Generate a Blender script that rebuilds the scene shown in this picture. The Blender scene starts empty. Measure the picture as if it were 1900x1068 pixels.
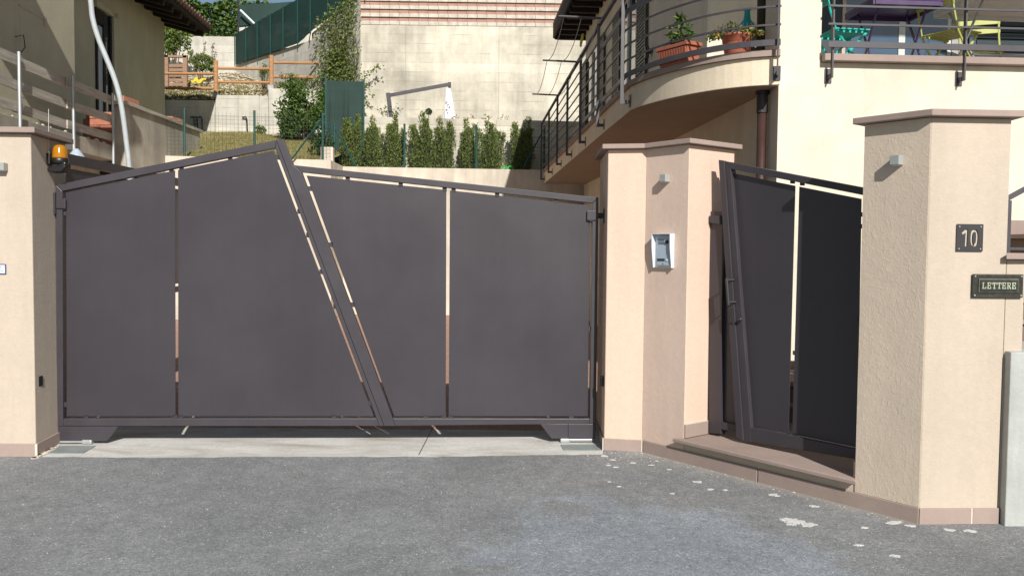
import bpy, math, random
from mathutils import Vector, Matrix
R = math.radians
random.seed(7)
S = bpy.context.scene
COL = S.collection

# ------------------------------------------------------------------ camera, sky, sun, exposure
PITCH, ROLL, EYE, FPX = 2.65, 0.53, 1.5, 1600.0
cam_d = bpy.data.cameras.new('camera'); cam = bpy.data.objects.new('camera', cam_d); COL.objects.link(cam)
CM = Matrix.Rotation(R(90 - PITCH), 3, 'X') @ Matrix.Rotation(R(ROLL), 3, 'Z')
cam.matrix_world = Matrix.Translation((0, 0, EYE)) @ CM.to_4x4()
cam_d.sensor_width = 36; cam_d.lens = 36 * FPX / 1900
cam_d.clip_start = 0.05; cam_d.clip_end = 2000
S.camera = cam

SUN_EL, SUN_AZ = 33.5, 14.5           # azimuth measured from straight behind the camera towards the right
world = bpy.data.worlds.new('World'); S.world = world; world.use_nodes = True
wn = world.node_tree
sky = wn.nodes.new('ShaderNodeTexSky'); sky.sky_type = 'NISHITA'; sky.sun_disc = False
sky.sun_elevation = R(SUN_EL); sky.sun_rotation = R(180 - SUN_AZ)
sky.air_density = 1.2; sky.dust_density = 1.0; sky.ozone_density = 1.6
wn.links.new(sky.outputs[0], wn.nodes['Background'].inputs[0])
wn.nodes['Background'].inputs[1].default_value = 0.060
sun_d = bpy.data.lights.new('sun', 'SUN'); sun_d.energy = 4.8; sun_d.angle = R(0.53); sun_d.color = (1, 0.965, 0.915)
sun = bpy.data.objects.new('sun', sun_d); COL.objects.link(sun)
sdir = Vector((math.sin(R(SUN_AZ)) * math.cos(R(SUN_EL)), -math.cos(R(SUN_AZ)) * math.cos(R(SUN_EL)), math.sin(R(SUN_EL))))
sun.rotation_euler = sdir.to_track_quat('Z', 'Y').to_euler(); sun.location = sdir * 60
S.view_settings.view_transform = 'Standard'; S.view_settings.look = 'None'
S.view_settings.exposure = 0.27; S.view_settings.gamma = 1.0; S.view_settings.use_curve_mapping = False

# ------------------------------------------------------------------ measuring helpers (photo pixel -> point on a real plane)
def ray(px, py): return CM @ Vector(((px - 950) / FPX, -(py - 534) / FPX, -1.0))
O = Vector((0, 0, EYE))
def on_plane(px, py, p, n):
    d = ray(px, py); p = Vector(p); n = Vector(n)
    return O + d * ((p - O).dot(n) / d.dot(n))
def at_y(px, py, Y): return on_plane(px, py, (0, Y, 0), (0, 1, 0))
def at_z(px, py, z=0.0): return on_plane(px, py, (0, 0, z), (0, 0, 1))

# ------------------------------------------------------------------ materials
def mat(name, build):
    m = bpy.data.materials.new(name); m.use_nodes = True
    nt = m.node_tree; b = nt.nodes['Principled BSDF']; build(nt, b); return m
def N(nt, t, **kw):
    n = nt.nodes.new(t)
    for k, v in kw.items():
        if k in ('operation', 'blend_type', 'data_type', 'feature', 'distance', 'noise_dimensions', 'wave_type', 'bands_direction', 'wave_profile'): setattr(n, k, v)
        else: n.inputs[k].default_value = v
    return n
def coords(nt, scale=(1, 1, 1), kind='Object'):
    tc = nt.nodes.new('ShaderNodeTexCoord'); mp = nt.nodes.new('ShaderNodeMapping')
    if kind == 'World':
        g = nt.nodes.new('ShaderNodeNewGeometry'); nt.links.new(g.outputs['Position'], mp.inputs[0])
    else: nt.links.new(tc.outputs[kind], mp.inputs[0])
    mp.inputs['Scale'].default_value = scale
    return mp.outputs[0]
def ramp(nt, fac, stops):
    r = nt.nodes.new('ShaderNodeValToRGB'); e = r.color_ramp.elements
    while len(e) < len(stops): e.new(0.5)
    for i, (p, c) in enumerate(stops):
        e[i].position = p; e[i].color = (c, c, c, 1) if isinstance(c, (int, float)) else (*c[:3], 1)
    nt.links.new(fac, r.inputs[0]); return r.outputs[0]
def noise(nt, vec, scale, detail=4, rough=0.55, dist=0.0):
    n = nt.nodes.new('ShaderNodeTexNoise'); n.inputs['Scale'].default_value = scale; n.inputs['Detail'].default_value = detail
    n.inputs['Roughness'].default_value = rough; n.inputs['Distortion'].default_value = dist
    nt.links.new(vec, n.inputs['Vector']); return n.outputs['Fac']
def mixc(nt, fac, a, b, mode='MIX'):
    m = nt.nodes.new('ShaderNodeMix'); m.data_type = 'RGBA'; m.blend_type = mode
    for s, v in ((m.inputs[0], fac), (m.inputs[6], a), (m.inputs[7], b)):
        if hasattr(v, 'links'): nt.links.new(v, s)
        else: s.default_value = v if isinstance(v, (int, float)) else (*v[:3], 1)
    return m.outputs[2]
def math_n(nt, op, a, b=None, clamp=False):
    m = nt.nodes.new('ShaderNodeMath'); m.operation = op; m.use_clamp = clamp
    for s, v in zip(m.inputs, (a, b)):
        if v is None: continue
        if hasattr(v, 'links'): nt.links.new(v, s)
        else: s.default_value = v
    return m.outputs[0]
def bump(nt, b, h, strength=0.3, dist=0.01):
    n = nt.nodes.new('ShaderNodeBump'); n.inputs['Strength'].default_value = strength; n.inputs['Distance'].default_value = dist
    nt.links.new(h, n.inputs['Height'])
    nt.links.new(n.outputs[0], b.inputs['Normal'])
def setc(nt, b, c):
    if hasattr(c, 'links'): nt.links.new(c, b.inputs['Base Color'])
    else: b.inputs['Base Color'].default_value = (*c, 1)

def plaster(name, col, grain=55, relief=0.5, dirt=0.10, dist=0.006, rough_patch=False):
    def f(nt, b):
        v = coords(nt, kind='World')
        big = noise(nt, v, 1.3, 5, 0.6); sm = noise(nt, v, 28, 4, 0.6)
        streak = noise(nt, coords(nt, (6, 6, 0.5), 'World'), 1.0, 4, 0.6)
        k = ramp(nt, big, [(0.3, 1 - dirt), (0.7, 1 + dirt * 0.3)])
        c = mixc(nt, 1.0, col, k, 'MULTIPLY')
        c = mixc(nt, 0.5, c, mixc(nt, 1.0, c, ramp(nt, streak, [(0.35, 0.90), (0.65, 1.04)]), 'MULTIPLY'))
        c = mixc(nt, 0.6, c, mixc(nt, 1.0, c, ramp(nt, sm, [(0.3, 0.93), (0.7, 1.04)]), 'MULTIPLY'))
        setc(nt, b, c); b.inputs['Roughness'].default_value = 0.92; b.inputs['Specular IOR Level'].default_value = 0.2
        g = noise(nt, v, grain, 6, 0.62, 0.4)
        if rough_patch:
            p = noise(nt, coords(nt, (1, 1, 0.7), 'World'), 38, 4, 0.6, 0.9); pk = ramp(nt, p, [(0.50, 0.0), (0.70, 1.0)])
            g = math_n(nt, 'ADD', math_n(nt, 'MULTIPLY', g, 0.65), math_n(nt, 'MULTIPLY', pk, 0.35))
        g = math_n(nt, 'ADD', g, math_n(nt, 'MULTIPLY', noise(nt, v, 5.5, 3, 0.5), 1.2))
        bump(nt, b, g, relief, dist)
    return mat(name, f)

def concrete(name, col, boards=True, dirt=0.35, lift=0.25):
    def f(nt, b):
        v = coords(nt, kind='World')
        big = noise(nt, v, 0.55, 6, 0.65, 0.5); mid = noise(nt, v, 3.1, 6, 0.7)
        st = noise(nt, coords(nt, (2.2, 2.2, 0.28), 'World'), 1.5, 5, 0.65)
        c = mixc(nt, 1.0, col, ramp(nt, big, [(0.3, 1 - dirt), (0.62, 1.06)]), 'MULTIPLY')
        c = mixc(nt, 1.0, c, ramp(nt, mid, [(0.25, 0.84), (0.7, 1.06)]), 'MULTIPLY')
        c = mixc(nt, 1.0, c, ramp(nt, st, [(0.33, 0.80), (0.6, 1.04)]), 'MULTIPLY')
        h = noise(nt, v, 40, 4, 0.6)
        if boards:
            sep = nt.nodes.new('ShaderNodeSeparateXYZ'); nt.links.new(v, sep.inputs[0])
            zz = math_n(nt, 'MULTIPLY', sep.outputs[2], 1 / 0.24); zi = math_n(nt, 'FLOOR', zz); zf = math_n(nt, 'SUBTRACT', zz, zi)
            wn_ = nt.nodes.new('ShaderNodeTexWhiteNoise'); wn_.noise_dimensions = '1D'; nt.links.new(zi, wn_.inputs['W'])
            bt = ramp(nt, wn_.outputs[0], [(0.0, 0.86), (1.0, 1.06)])
            c = mixc(nt, 1.0, c, bt, 'MULTIPLY')
            line = math_n(nt, 'LESS_THAN', zf, 0.07)
            gate_ = ramp(nt, noise(nt, v, 1.7, 3), [(0.42, 0.0), (0.6, 1.0)])
            lf = math_n(nt, 'MULTIPLY', line, gate_)
            c = mixc(nt, math_n(nt, 'MULTIPLY', lf, 0.42), c, (0.16, 0.15, 0.13))
            xx = math_n(nt, 'ADD', math_n(nt, 'MULTIPLY', sep.outputs[0], 1 / 2.4), 0.17); xf = math_n(nt, 'FRACT', xx)
            vl = math_n(nt, 'LESS_THAN', xf, 0.012)
            c = mixc(nt, math_n(nt, 'MULTIPLY', vl, 0.22), c, (0.15, 0.14, 0.12))
            h = math_n(nt, 'SUBTRACT', h, math_n(nt, 'ADD', lf, vl))
        setc(nt, b, c); b.inputs['Roughness'].default_value = 0.9; b.inputs['Specular IOR Level'].default_value = 0.25
        bump(nt, b, h, lift, 0.012)
    return mat(name, f)

def paint(name, col, rough=0.45, var=0.06, metallic=0.0, spec=0.5, scale=6, brush=0.0):
    def f(nt, b):
        v = coords(nt, kind='World')
        n1 = noise(nt, v, scale, 4, 0.6); n2 = noise(nt, v, scale * 22, 2, 0.5)
        c = mixc(nt, 1.0, col, ramp(nt, n1, [(0.3, 1 - var), (0.7, 1 + var)]), 'MULTIPLY')
        if brush:
            s = noise(nt, coords(nt, (14, 14, 0.35), 'World'), 1.6, 5, 0.65)
            c = mixc(nt, 1.0, c, ramp(nt, s, [(0.3, 1 - brush), (0.7, 1 + brush)]), 'MULTIPLY')
        setc(nt, b, c)
        nt.links.new(ramp(nt, n1, [(0.3, rough - 0.05), (0.7, rough + 0.07)]), b.inputs['Roughness'])
        b.inputs['Metallic'].default_value = metallic; b.inputs['Specular IOR Level'].default_value = spec
        if brush:
            big = noise(nt, coords(nt, (1, 1, 0.6), 'World'), 1.1, 2, 0.4)
            bn_ = nt.nodes.new('ShaderNodeBump'); bn_.inputs['Strength'].default_value = 0.16; bn_.inputs['Distance'].default_value = 0.03
            nt.links.new(big, bn_.inputs['Height']); b2 = nt.nodes.new('ShaderNodeBump'); b2.inputs['Strength'].default_value = 0.05; b2.inputs['Distance'].default_value = 0.002
            nt.links.new(n2, b2.inputs['Height']); nt.links.new(bn_.outputs[0], b2.inputs['Normal']); nt.links.new(b2.outputs[0], b.inputs['Normal'])
        else: bump(nt, b, n2, 0.06, 0.002)
    return mat(name, f)

def wood(name, c1, c2, axis=0):
    def f(nt, b):
        sc = [9, 9, 9]; sc[axis] = 0.7
        v = coords(nt, tuple(sc), 'World')
        g = noise(nt, v, 2.2, 6, 0.65, 0.6)
        c = ramp(nt, g, [(0.3, c1), (0.7, c2)])
        setc(nt, b, c); b.inputs['Roughness'].default_value = 0.85; bump(nt, b, g, 0.3, 0.006)
    return mat(name, f)

def leafy(name, stops, rough=0.55, trans=0.0):
    def f(nt, b):
        g = nt.nodes.new('ShaderNodeNewGeometry')
        c = ramp(nt, g.outputs['Random Per Island'], stops)
        setc(nt, b, c); b.inputs['Roughness'].default_value = rough; b.inputs['Specular IOR Level'].default_value = 0.35
        tr = nt.nodes.new('ShaderNodeBsdfTranslucent'); nt.links.new(mixc(nt, 1.0, c, (1.1, 1.25, 0.5), 'MULTIPLY'), tr.inputs[0])
        mx = nt.nodes.new('ShaderNodeMixShader'); mx.inputs[0].default_value = 0.25
        nt.links.new(b.outputs[0], mx.inputs[1]); nt.links.new(tr.outputs[0], mx.inputs[2])
        nt.links.new(mx.outputs[0], nt.nodes['Material Output'].inputs[0])
    return mat(name, f)

M = {}
M['plaster_tan'] = plaster('plaster_tan', (0.515, 0.435, 0.35), 70, 0.40, 0.07)
M['plaster_rough'] = plaster('plaster_rough', (0.61, 0.51, 0.405), 70, 0.36, 0.07, 0.006, True)
M['plaster_peach'] = plaster('plaster_peach', (0.66, 0.485, 0.38), 60, 0.4, 0.05)  # same plaster as the tan; camera vignetting's brighter, pinker cast painted in
M['plaster_peach_rough'] = plaster('plaster_peach_rough', (0.66, 0.51, 0.415), 70, 0.30, 0.06, 0.005, True)  # rough coat likewise, vignetting brightness put into its colour
M['plaster_cream'] = plaster('plaster_cream', (0.69, 0.63, 0.51), 50, 0.35, 0.19)
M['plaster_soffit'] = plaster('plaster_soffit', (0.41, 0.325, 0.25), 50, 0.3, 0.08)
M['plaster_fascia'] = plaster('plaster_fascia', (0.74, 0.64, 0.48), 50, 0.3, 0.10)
M['plaster_olive'] = plaster('plaster_olive', (0.50, 0.465, 0.34), 40, 0.35, 0.12)
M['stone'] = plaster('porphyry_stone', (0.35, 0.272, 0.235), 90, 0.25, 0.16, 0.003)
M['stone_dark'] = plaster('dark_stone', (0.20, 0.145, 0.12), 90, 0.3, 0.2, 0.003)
M['lime'] = plaster('white_lime', (0.56, 0.555, 0.53), 90, 0.3, 0.2, 0.003)
M['mortar'] = plaster('mortar', (0.62, 0.55, 0.46), 90, 0.3, 0.2, 0.003)
M['concrete_wall'] = concrete('board_formed_concrete', (0.66, 0.61, 0.50), True, 0.40)
M['concrete_pale'] = concrete('pale_concrete', (0.62, 0.59, 0.51), True, 0.22)
M['concrete_raw'] = concrete('raw_concrete', (0.47, 0.43, 0.35), False, 0.35)
M['concrete_white'] = concrete('white_concrete', (0.62, 0.55, 0.45), False, 0.15)
M['concrete_block'] = concrete('smooth_grey_concrete', (0.44, 0.455, 0.43), False, 0.2)
M['gate'] = paint('gate_paint', (0.040, 0.0355, 0.0425), 0.37, 0.04, 0.0, 0.5, 1.5, 0.03)
M['gate_frame'] = paint('gate_frame_paint', (0.042, 0.037, 0.044), 0.42, 0.05, 0.0, 0.5, 5)
M['iron'] = paint('dark_iron', (0.030, 0.028, 0.030), 0.5, 0.1)
M['rail'] = paint('railing_paint', (0.062, 0.056, 0.064), 0.45, 0.08)
M['black'] = paint('black_plastic', (0.012, 0.012, 0.013), 0.4, 0.1)
M['galv'] = paint('galvanised_steel', (0.42, 0.44, 0.45), 0.5, 0.12, 0.6)
M['zinc'] = paint('zinc_plate', (0.26, 0.29, 0.28), 0.6, 0.15, 0.2)
M['alu'] = paint('aluminium_grey', (0.33, 0.34, 0.33), 0.45, 0.08, 0.1)
M['white_plastic'] = paint('white_plastic', (0.62, 0.66, 0.70), 0.4, 0.04)
M['blue_grey'] = paint('blue_grey_panel', (0.36, 0.43, 0.50), 0.45, 0.05)
M['green_paint'] = paint('green_paint', (0.008, 0.060, 0.050), 0.45, 0.1)
M['wire'] = paint('dark_green_wire', (0.010, 0.030, 0.026), 0.5, 0.1)
M['pipe'] = paint('grey_conduit', (0.38, 0.41, 0.42), 0.55, 0.1, 0, 0.4, 9)
M['copper'] = paint('brown_downpipe', (0.075, 0.040, 0.034), 0.35, 0.15, 0.3)
M['wood_grey'] = wood('weathered_planks', (0.28, 0.25, 0.205), (0.54, 0.50, 0.42), 1)
M['wood_fence'] = wood('fence_timber', (0.30, 0.145, 0.06), (0.50, 0.27, 0.12), 0)
M['wood_pale'] = wood('old_timber', (0.22, 0.13, 0.08), (0.36, 0.23, 0.15), 0)
M['wood_dark'] = wood('dark_eaves_timber', (0.014, 0.009, 0.006), (0.035, 0.024, 0.018), 0)
M['terracotta'] = paint('terracotta_plastic', (0.36, 0.115, 0.07), 0.5, 0.08)
M['tile'] = paint('roof_tile', (0.15, 0.08, 0.06), 0.8, 0.3)
M['brick'] = paint('red_brick', (0.44, 0.17, 0.105), 0.9, 0.2)
M['brick_pale'] = paint('faded_red_brick', (0.36, 0.21, 0.165), 0.9, 0.14)
M['block_grey'] = paint('grey_facing_block', (0.50, 0.46, 0.39), 0.9, 0.2)
M['amber'] = None
def amber(nt, b):
    setc(nt, b, (0.50, 0.20, 0.008)); b.inputs['Roughness'].default_value = 0.15; b.inputs['Transmission Weight'].default_value = 0.25
    bump(nt, b, noise(nt, coords(nt, (1, 1, 60)), 4, 1), 0.2, 0.003)
M['amber'] = mat('amber_lens', amber)
def glassf(col, rough=0.04):
    def f(nt, b):
        v = coords(nt, kind='World'); setc(nt, b, mixc(nt, 1.0, col, ramp(nt, noise(nt, v, 2.2, 3), [(0.3, 0.8), (0.7, 1.15)]), 'MULTIPLY'))
        b.inputs['Roughness'].default_value = rough; b.inputs['Specular IOR Level'].default_value = 0.8
    return f
M['glass'] = mat('door_glass', glassf((0.055, 0.095, 0.145)))
M['glass_dark'] = mat('dark_glass', glassf((0.02, 0.03, 0.045)))
M['curtain'] = paint('pale_frame', (0.55, 0.58, 0.55), 0.5, 0.05)
M['shutter'] = paint('dark_shutter', (0.045, 0.045, 0.032), 0.5, 0.1)
M['teal_dark'] = paint('teal_shutter', (0.008, 0.024, 0.030), 0.5, 0.1)
M['turquoise'] = paint('turquoise_paint', (0.02, 0.42, 0.36), 0.4, 0.06)
M['purple'] = paint('purple_paint', (0.062, 0.03, 0.10), 0.4, 0.06)
M['chartreuse'] = paint('chartreuse_paint', (0.42, 0.44, 0.13), 0.4, 0.06)
M['table_white'] = paint('white_table_paint', (0.70, 0.70, 0.66), 0.45, 0.05)
M['canvas'] = paint('white_canvas', (0.75, 0.74, 0.74), 0.9, 0.06)
M['brass'] = paint('old_brass', (0.11, 0.105, 0.075), 0.45, 0.3, 0.4, 0.5, 40)
M['brass_dark'] = paint('dark_bronze', (0.032, 0.034, 0.028), 0.45, 0.25, 0.3, 0.5, 40)
M['verdigris'] = paint('pale_verdigris', (0.42, 0.46, 0.34), 0.5, 0.25, 0.2)
M['ink'] = paint('dark_ink', (0.03, 0.035, 0.05), 0.6, 0.05)
M['sign_blue'] = paint('sign_blue', (0.05, 0.09, 0.20), 0.5, 0.05)
M['yellow'] = paint('yellow_sheet', (0.55, 0.42, 0.03), 0.6, 0.1)
M['toy_green'] = paint('toy_green', (0.03, 0.35, 0.06), 0.4, 0.05)
M['soil'] = plaster('dry_soil', (0.30, 0.25, 0.16), 20, 0.9, 0.4, 0.05)
M['pebble'] = plaster('pale_stone', (0.52, 0.46, 0.34), 20, 0.5, 0.25, 0.02)
M['bark'] = plaster('bark', (0.15, 0.11, 0.075), 60, 0.6, 0.3)
M['leaf_yew'] = leafy('yew_needles', [(0, (0.04, 0.07, 0.012)), (0.45, (0.125, 0.175, 0.032)), (1, (0.29, 0.32, 0.09))])
M['leaf_dark'] = leafy('dark_leaves', [(0, (0.012, 0.035, 0.008)), (0.5, (0.03, 0.075, 0.014)), (1, (0.07, 0.13, 0.03))])
M['leaf_mid'] = leafy('mid_leaves', [(0, (0.03, 0.07, 0.012)), (0.5, (0.07, 0.13, 0.025)), (1, (0.14, 0.20, 0.05))])
M['leaf_vine'] = leafy('vine_leaves', [(0, (0.035, 0.075, 0.015)), (0.5, (0.085, 0.15, 0.03)), (1, (0.16, 0.23, 0.06))])
M['leaf_light'] = leafy('light_leaves', [(0, (0.06, 0.11, 0.02)), (0.5, (0.12, 0.18, 0.03)), (1, (0.22, 0.26, 0.08))])
M['leaf_ivy'] = leafy('climber_leaves', [(0, (0.05, 0.085, 0.02)), (0.5, (0.12, 0.165, 0.035)), (1, (0.25, 0.26, 0.08))])
M['leaf_dry'] = leafy('dry_leaves', [(0, (0.16, 0.13, 0.07)), (0.5, (0.24, 0.21, 0.12)), (1, (0.34, 0.30, 0.18))])
M['grass'] = leafy('dry_grass', [(0, (0.13, 0.13, 0.035)), (0.5, (0.25, 0.22, 0.075)), (1, (0.40, 0.33, 0.14))])
M['flower'] = leafy('small_flowers', [(0, (0.55, 0.38, 0.05)), (0.6, (0.6, 0.45, 0.1)), (1, (0.45, 0.10, 0.05))])
def netf(nt, b):
    v = coords(nt, kind='World')
    setc(nt, b, ramp(nt, noise(nt, v, 1.2, 4), [(0.3, (0.005, 0.026, 0.020)), (0.7, (0.009, 0.042, 0.033))])); b.inputs['Roughness'].default_value = 0.7
    t = nt.nodes.new('ShaderNodeBsdfTransparent'); mx = nt.nodes.new('ShaderNodeMixShader')
    nt.links.new(ramp(nt, noise(nt, coords(nt, (1, 1, 4), 'World'), 2.0, 3), [(0.3, 0.86), (0.7, 0.97)]), mx.inputs[0])
    nt.links.new(t.outputs[0], mx.inputs[1]); nt.links.new(b.outputs[0], mx.inputs[2])
    nt.links.new(mx.outputs[0], nt.nodes['Material Output'].inputs[0])
M['net'] = mat('green_shade_net', netf)

def asphaltf(nt, b):
    v = coords(nt, kind='World')
    vo = nt.nodes.new('ShaderNodeTexVoronoi'); vo.inputs['Scale'].default_value = 175; nt.links.new(v, vo.inputs['Vector'])
    vo2 = nt.nodes.new('ShaderNodeTexVoronoi'); vo2.inputs['Scale'].default_value = 47; nt.links.new(v, vo2.inputs['Vector'])
    sepc = nt.nodes.new('ShaderNodeSeparateColor'); nt.links.new(vo.outputs['Color'], sepc.inputs[0])
    c = ramp(nt, sepc.outputs[0], [(0, (0.185, 0.19, 0.192)), (0.35, (0.225, 0.231, 0.232)), (0.78, (0.26, 0.266, 0.266)), (0.95, (0.31, 0.312, 0.308)), (1.0, (0.44, 0.44, 0.42))])
    vo3 = nt.nodes.new('ShaderNodeTexVoronoi'); vo3.inputs['Scale'].default_value = 72; nt.links.new(v, vo3.inputs['Vector'])
    sep3 = nt.nodes.new('ShaderNodeSeparateColor'); nt.links.new(vo3.outputs['Color'], sep3.inputs[0])
    c = mixc(nt, 1.0, c, ramp(nt, sep3.outputs[0], [(0.0, 0.82), (0.25, 0.96), (0.75, 1.02), (1.0, 1.18)]), 'MULTIPLY')
    gap = ramp(nt, vo.outputs['Distance'], [(0.35, 1.0), (0.8, 0.74)])
    c = mixc(nt, 1.0, c, gap, 'MULTIPLY')
    sep2 = nt.nodes.new('ShaderNodeSeparateColor'); nt.links.new(vo2.outputs['Color'], sep2.inputs[0])
    chip = math_n(nt, 'MULTIPLY', math_n(nt, 'GREATER_THAN', sep2.outputs[1], 0.955), math_n(nt, 'LESS_THAN', vo2.outputs['Distance'], 0.28))
    c = mixc(nt, math_n(nt, 'MULTIPLY', chip, 0.6), c, (0.42, 0.42, 0.39))
    # repaired, bluish patch with a ragged edge to the right of the middle
    sep = nt.nodes.new('ShaderNodeSeparateXYZ'); nt.links.new(v, sep.inputs[0])
    dx = math_n(nt, 'MULTIPLY', math_n(nt, 'SUBTRACT', sep.outputs[0], 0.70), 0.95); dy = math_n(nt, 'MULTIPLY', math_n(nt, 'SUBTRACT', sep.outputs[1], 4.05), 0.80)
    rr = math_n(nt, 'SQRT', math_n(nt, 'ADD', math_n(nt, 'MULTIPLY', dx, dx), math_n(nt, 'MULTIPLY', dy, dy)))
    nn = math_n(nt, 'MULTIPLY', math_n(nt, 'SUBTRACT', noise(nt, v, 2.4, 5, 0.65, 0.4), 0.5), 1.5)
    pm = ramp(nt, math_n(nt, 'ADD', rr, nn), [(0.72, 1.0), (0.86, 0.0)])
    c = mixc(nt, math_n(nt, 'MULTIPLY', pm, 0.55), c, mixc(nt, 1.0, c, (1.22, 1.32, 1.46), 'MULTIPLY'))
    big = noise(nt, v, 0.9, 6, 0.65, 0.4)
    c = mixc(nt, 1.0, c, ramp(nt, big, [(0.28, 0.80), (0.7, 1.14)]), 'MULTIPLY')
    fine = noise(nt, v, 7.5, 5, 0.7)
    c = mixc(nt, 1.0, c, ramp(nt, fine, [(0.3, 0.84), (0.7, 1.12)]), 'MULTIPLY')
    # brown blotches near the apron
    st = ramp(nt, noise(nt, coords(nt, (1.0, 2.6, 1), 'World'), 2.3, 5, 0.6), [(0.66, 0.0), (0.74, 1.0)])
    c = mixc(nt, math_n(nt, 'MULTIPLY', st, 0.40), c, (0.27, 0.23, 0.18))
    pd = math_n(nt, 'ADD', math_n(nt, 'MULTIPLY', math_n(nt, 'SUBTRACT', sep.outputs[0], 0.976), -0.786), math_n(nt, 'MULTIPLY', math_n(nt, 'SUBTRACT', sep.outputs[1], 6.32), -0.618))
    pe = math_n(nt, 'ADD', pd, math_n(nt, 'MULTIPLY', math_n(nt, 'SUBTRACT', noise(nt, v, 6.0, 5, 0.7), 0.5), 0.32))
    dust = math_n(nt, 'MULTIPLY', ramp(nt, math_n(nt, 'ABSOLUTE', pe), [(0.02, 1.0), (0.16, 0.0)]), math_n(nt, 'GREATER_THAN', sep.outputs[1], 4.66))
    c = mixc(nt, math_n(nt, 'MULTIPLY', dust, 0.5), c, (0.34, 0.31, 0.26))
    setc(nt, b, c); b.inputs['Roughness'].default_value = 0.88; b.inputs['Specular IOR Level'].default_value = 0.3
    h = math_n(nt, 'ADD', math_n(nt, 'MULTIPLY', vo.outputs['Distance'], -0.7), math_n(nt, 'MULTIPLY', sepc.outputs[1], 0.4))
    bump(nt, b, h, 0.30, 0.004)
M['asphalt'] = mat('worn_asphalt', asphaltf)
def apronf(nt, b):
    v = coords(nt, kind='World')
    s = noise(nt, coords(nt, (0.8, 2.2, 1), 'World'), 2.0, 6, 0.65, 0.5)
    c = ramp(nt, s, [(0.28, (0.34, 0.30, 0.25)), (0.45, (0.49, 0.47, 0.43)), (0.62, (0.60, 0.59, 0.55)), (0.8, (0.46, 0.42, 0.37))])
    c = mixc(nt, 1.0, c, ramp(nt, noise(nt, v, 34, 4, 0.7), [(0.3, 0.85), (0.7, 1.08)]), 'MULTIPLY')
    rust = ramp(nt, noise(nt, coords(nt, (1.5, 3.5, 1), 'World'), 2.2, 4), [(0.60, 0.0), (0.72, 1.0)])
    c = mixc(nt, math_n(nt, 'MULTIPLY', rust, 0.35), c, (0.34, 0.24, 0.15))
    setc(nt, b, c); b.inputs['Roughness'].default_value = 0.85; bump(nt, b, noise(nt, v, 60, 4), 0.25, 0.004)
M['apron'] = mat('trowelled_concrete', apronf)
def drivef(nt, b):
    v = coords(nt, kind='World')
    br = nt.nodes.new('ShaderNodeTexBrick'); br.inputs['Scale'].default_value = 4; nt.links.new(v, br.inputs['Vector'])
    br.inputs['Color1'].default_value = (0.36, 0.20, 0.14, 1); br.inputs['Color2'].default_value = (0.44, 0.26, 0.185, 1); br.inputs['Mortar'].default_value = (0.24, 0.18, 0.14, 1)
    setc(nt, b, br.outputs[0]); b.inputs['Roughness'].default_value = 0.9
M['drive'] = mat('pink_paving', drivef)
def hillf(nt, b):
    v = coords(nt, kind='World')
    setc(nt, b, ramp(nt, noise(nt, v, 1.4, 6, 0.7), [(0.3, (0.05, 0.07, 0.02)), (0.5, (0.14, 0.13, 0.06)), (0.7, (0.27, 0.23, 0.14))])); b.inputs['Roughness'].default_value = 0.95
    bump(nt, b, noise(nt, v, 8, 5), 0.6, 0.05)
M['hill'] = mat('hill_scrub', hillf)
def lawnf(nt, b):
    v = coords(nt, kind='World')
    c = ramp(nt, noise(nt, v, 2.6, 6, 0.7), [(0.3, (0.15, 0.14, 0.045)), (0.5, (0.24, 0.205, 0.075)), (0.7, (0.34, 0.27, 0.14))])
    setc(nt, b, c); b.inputs['Roughness'].default_value = 0.95; bump(nt, b, noise(nt, v, 26, 5), 0.8, 0.03)
M['lawn'] = mat('dry_lawn', lawnf)

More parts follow.
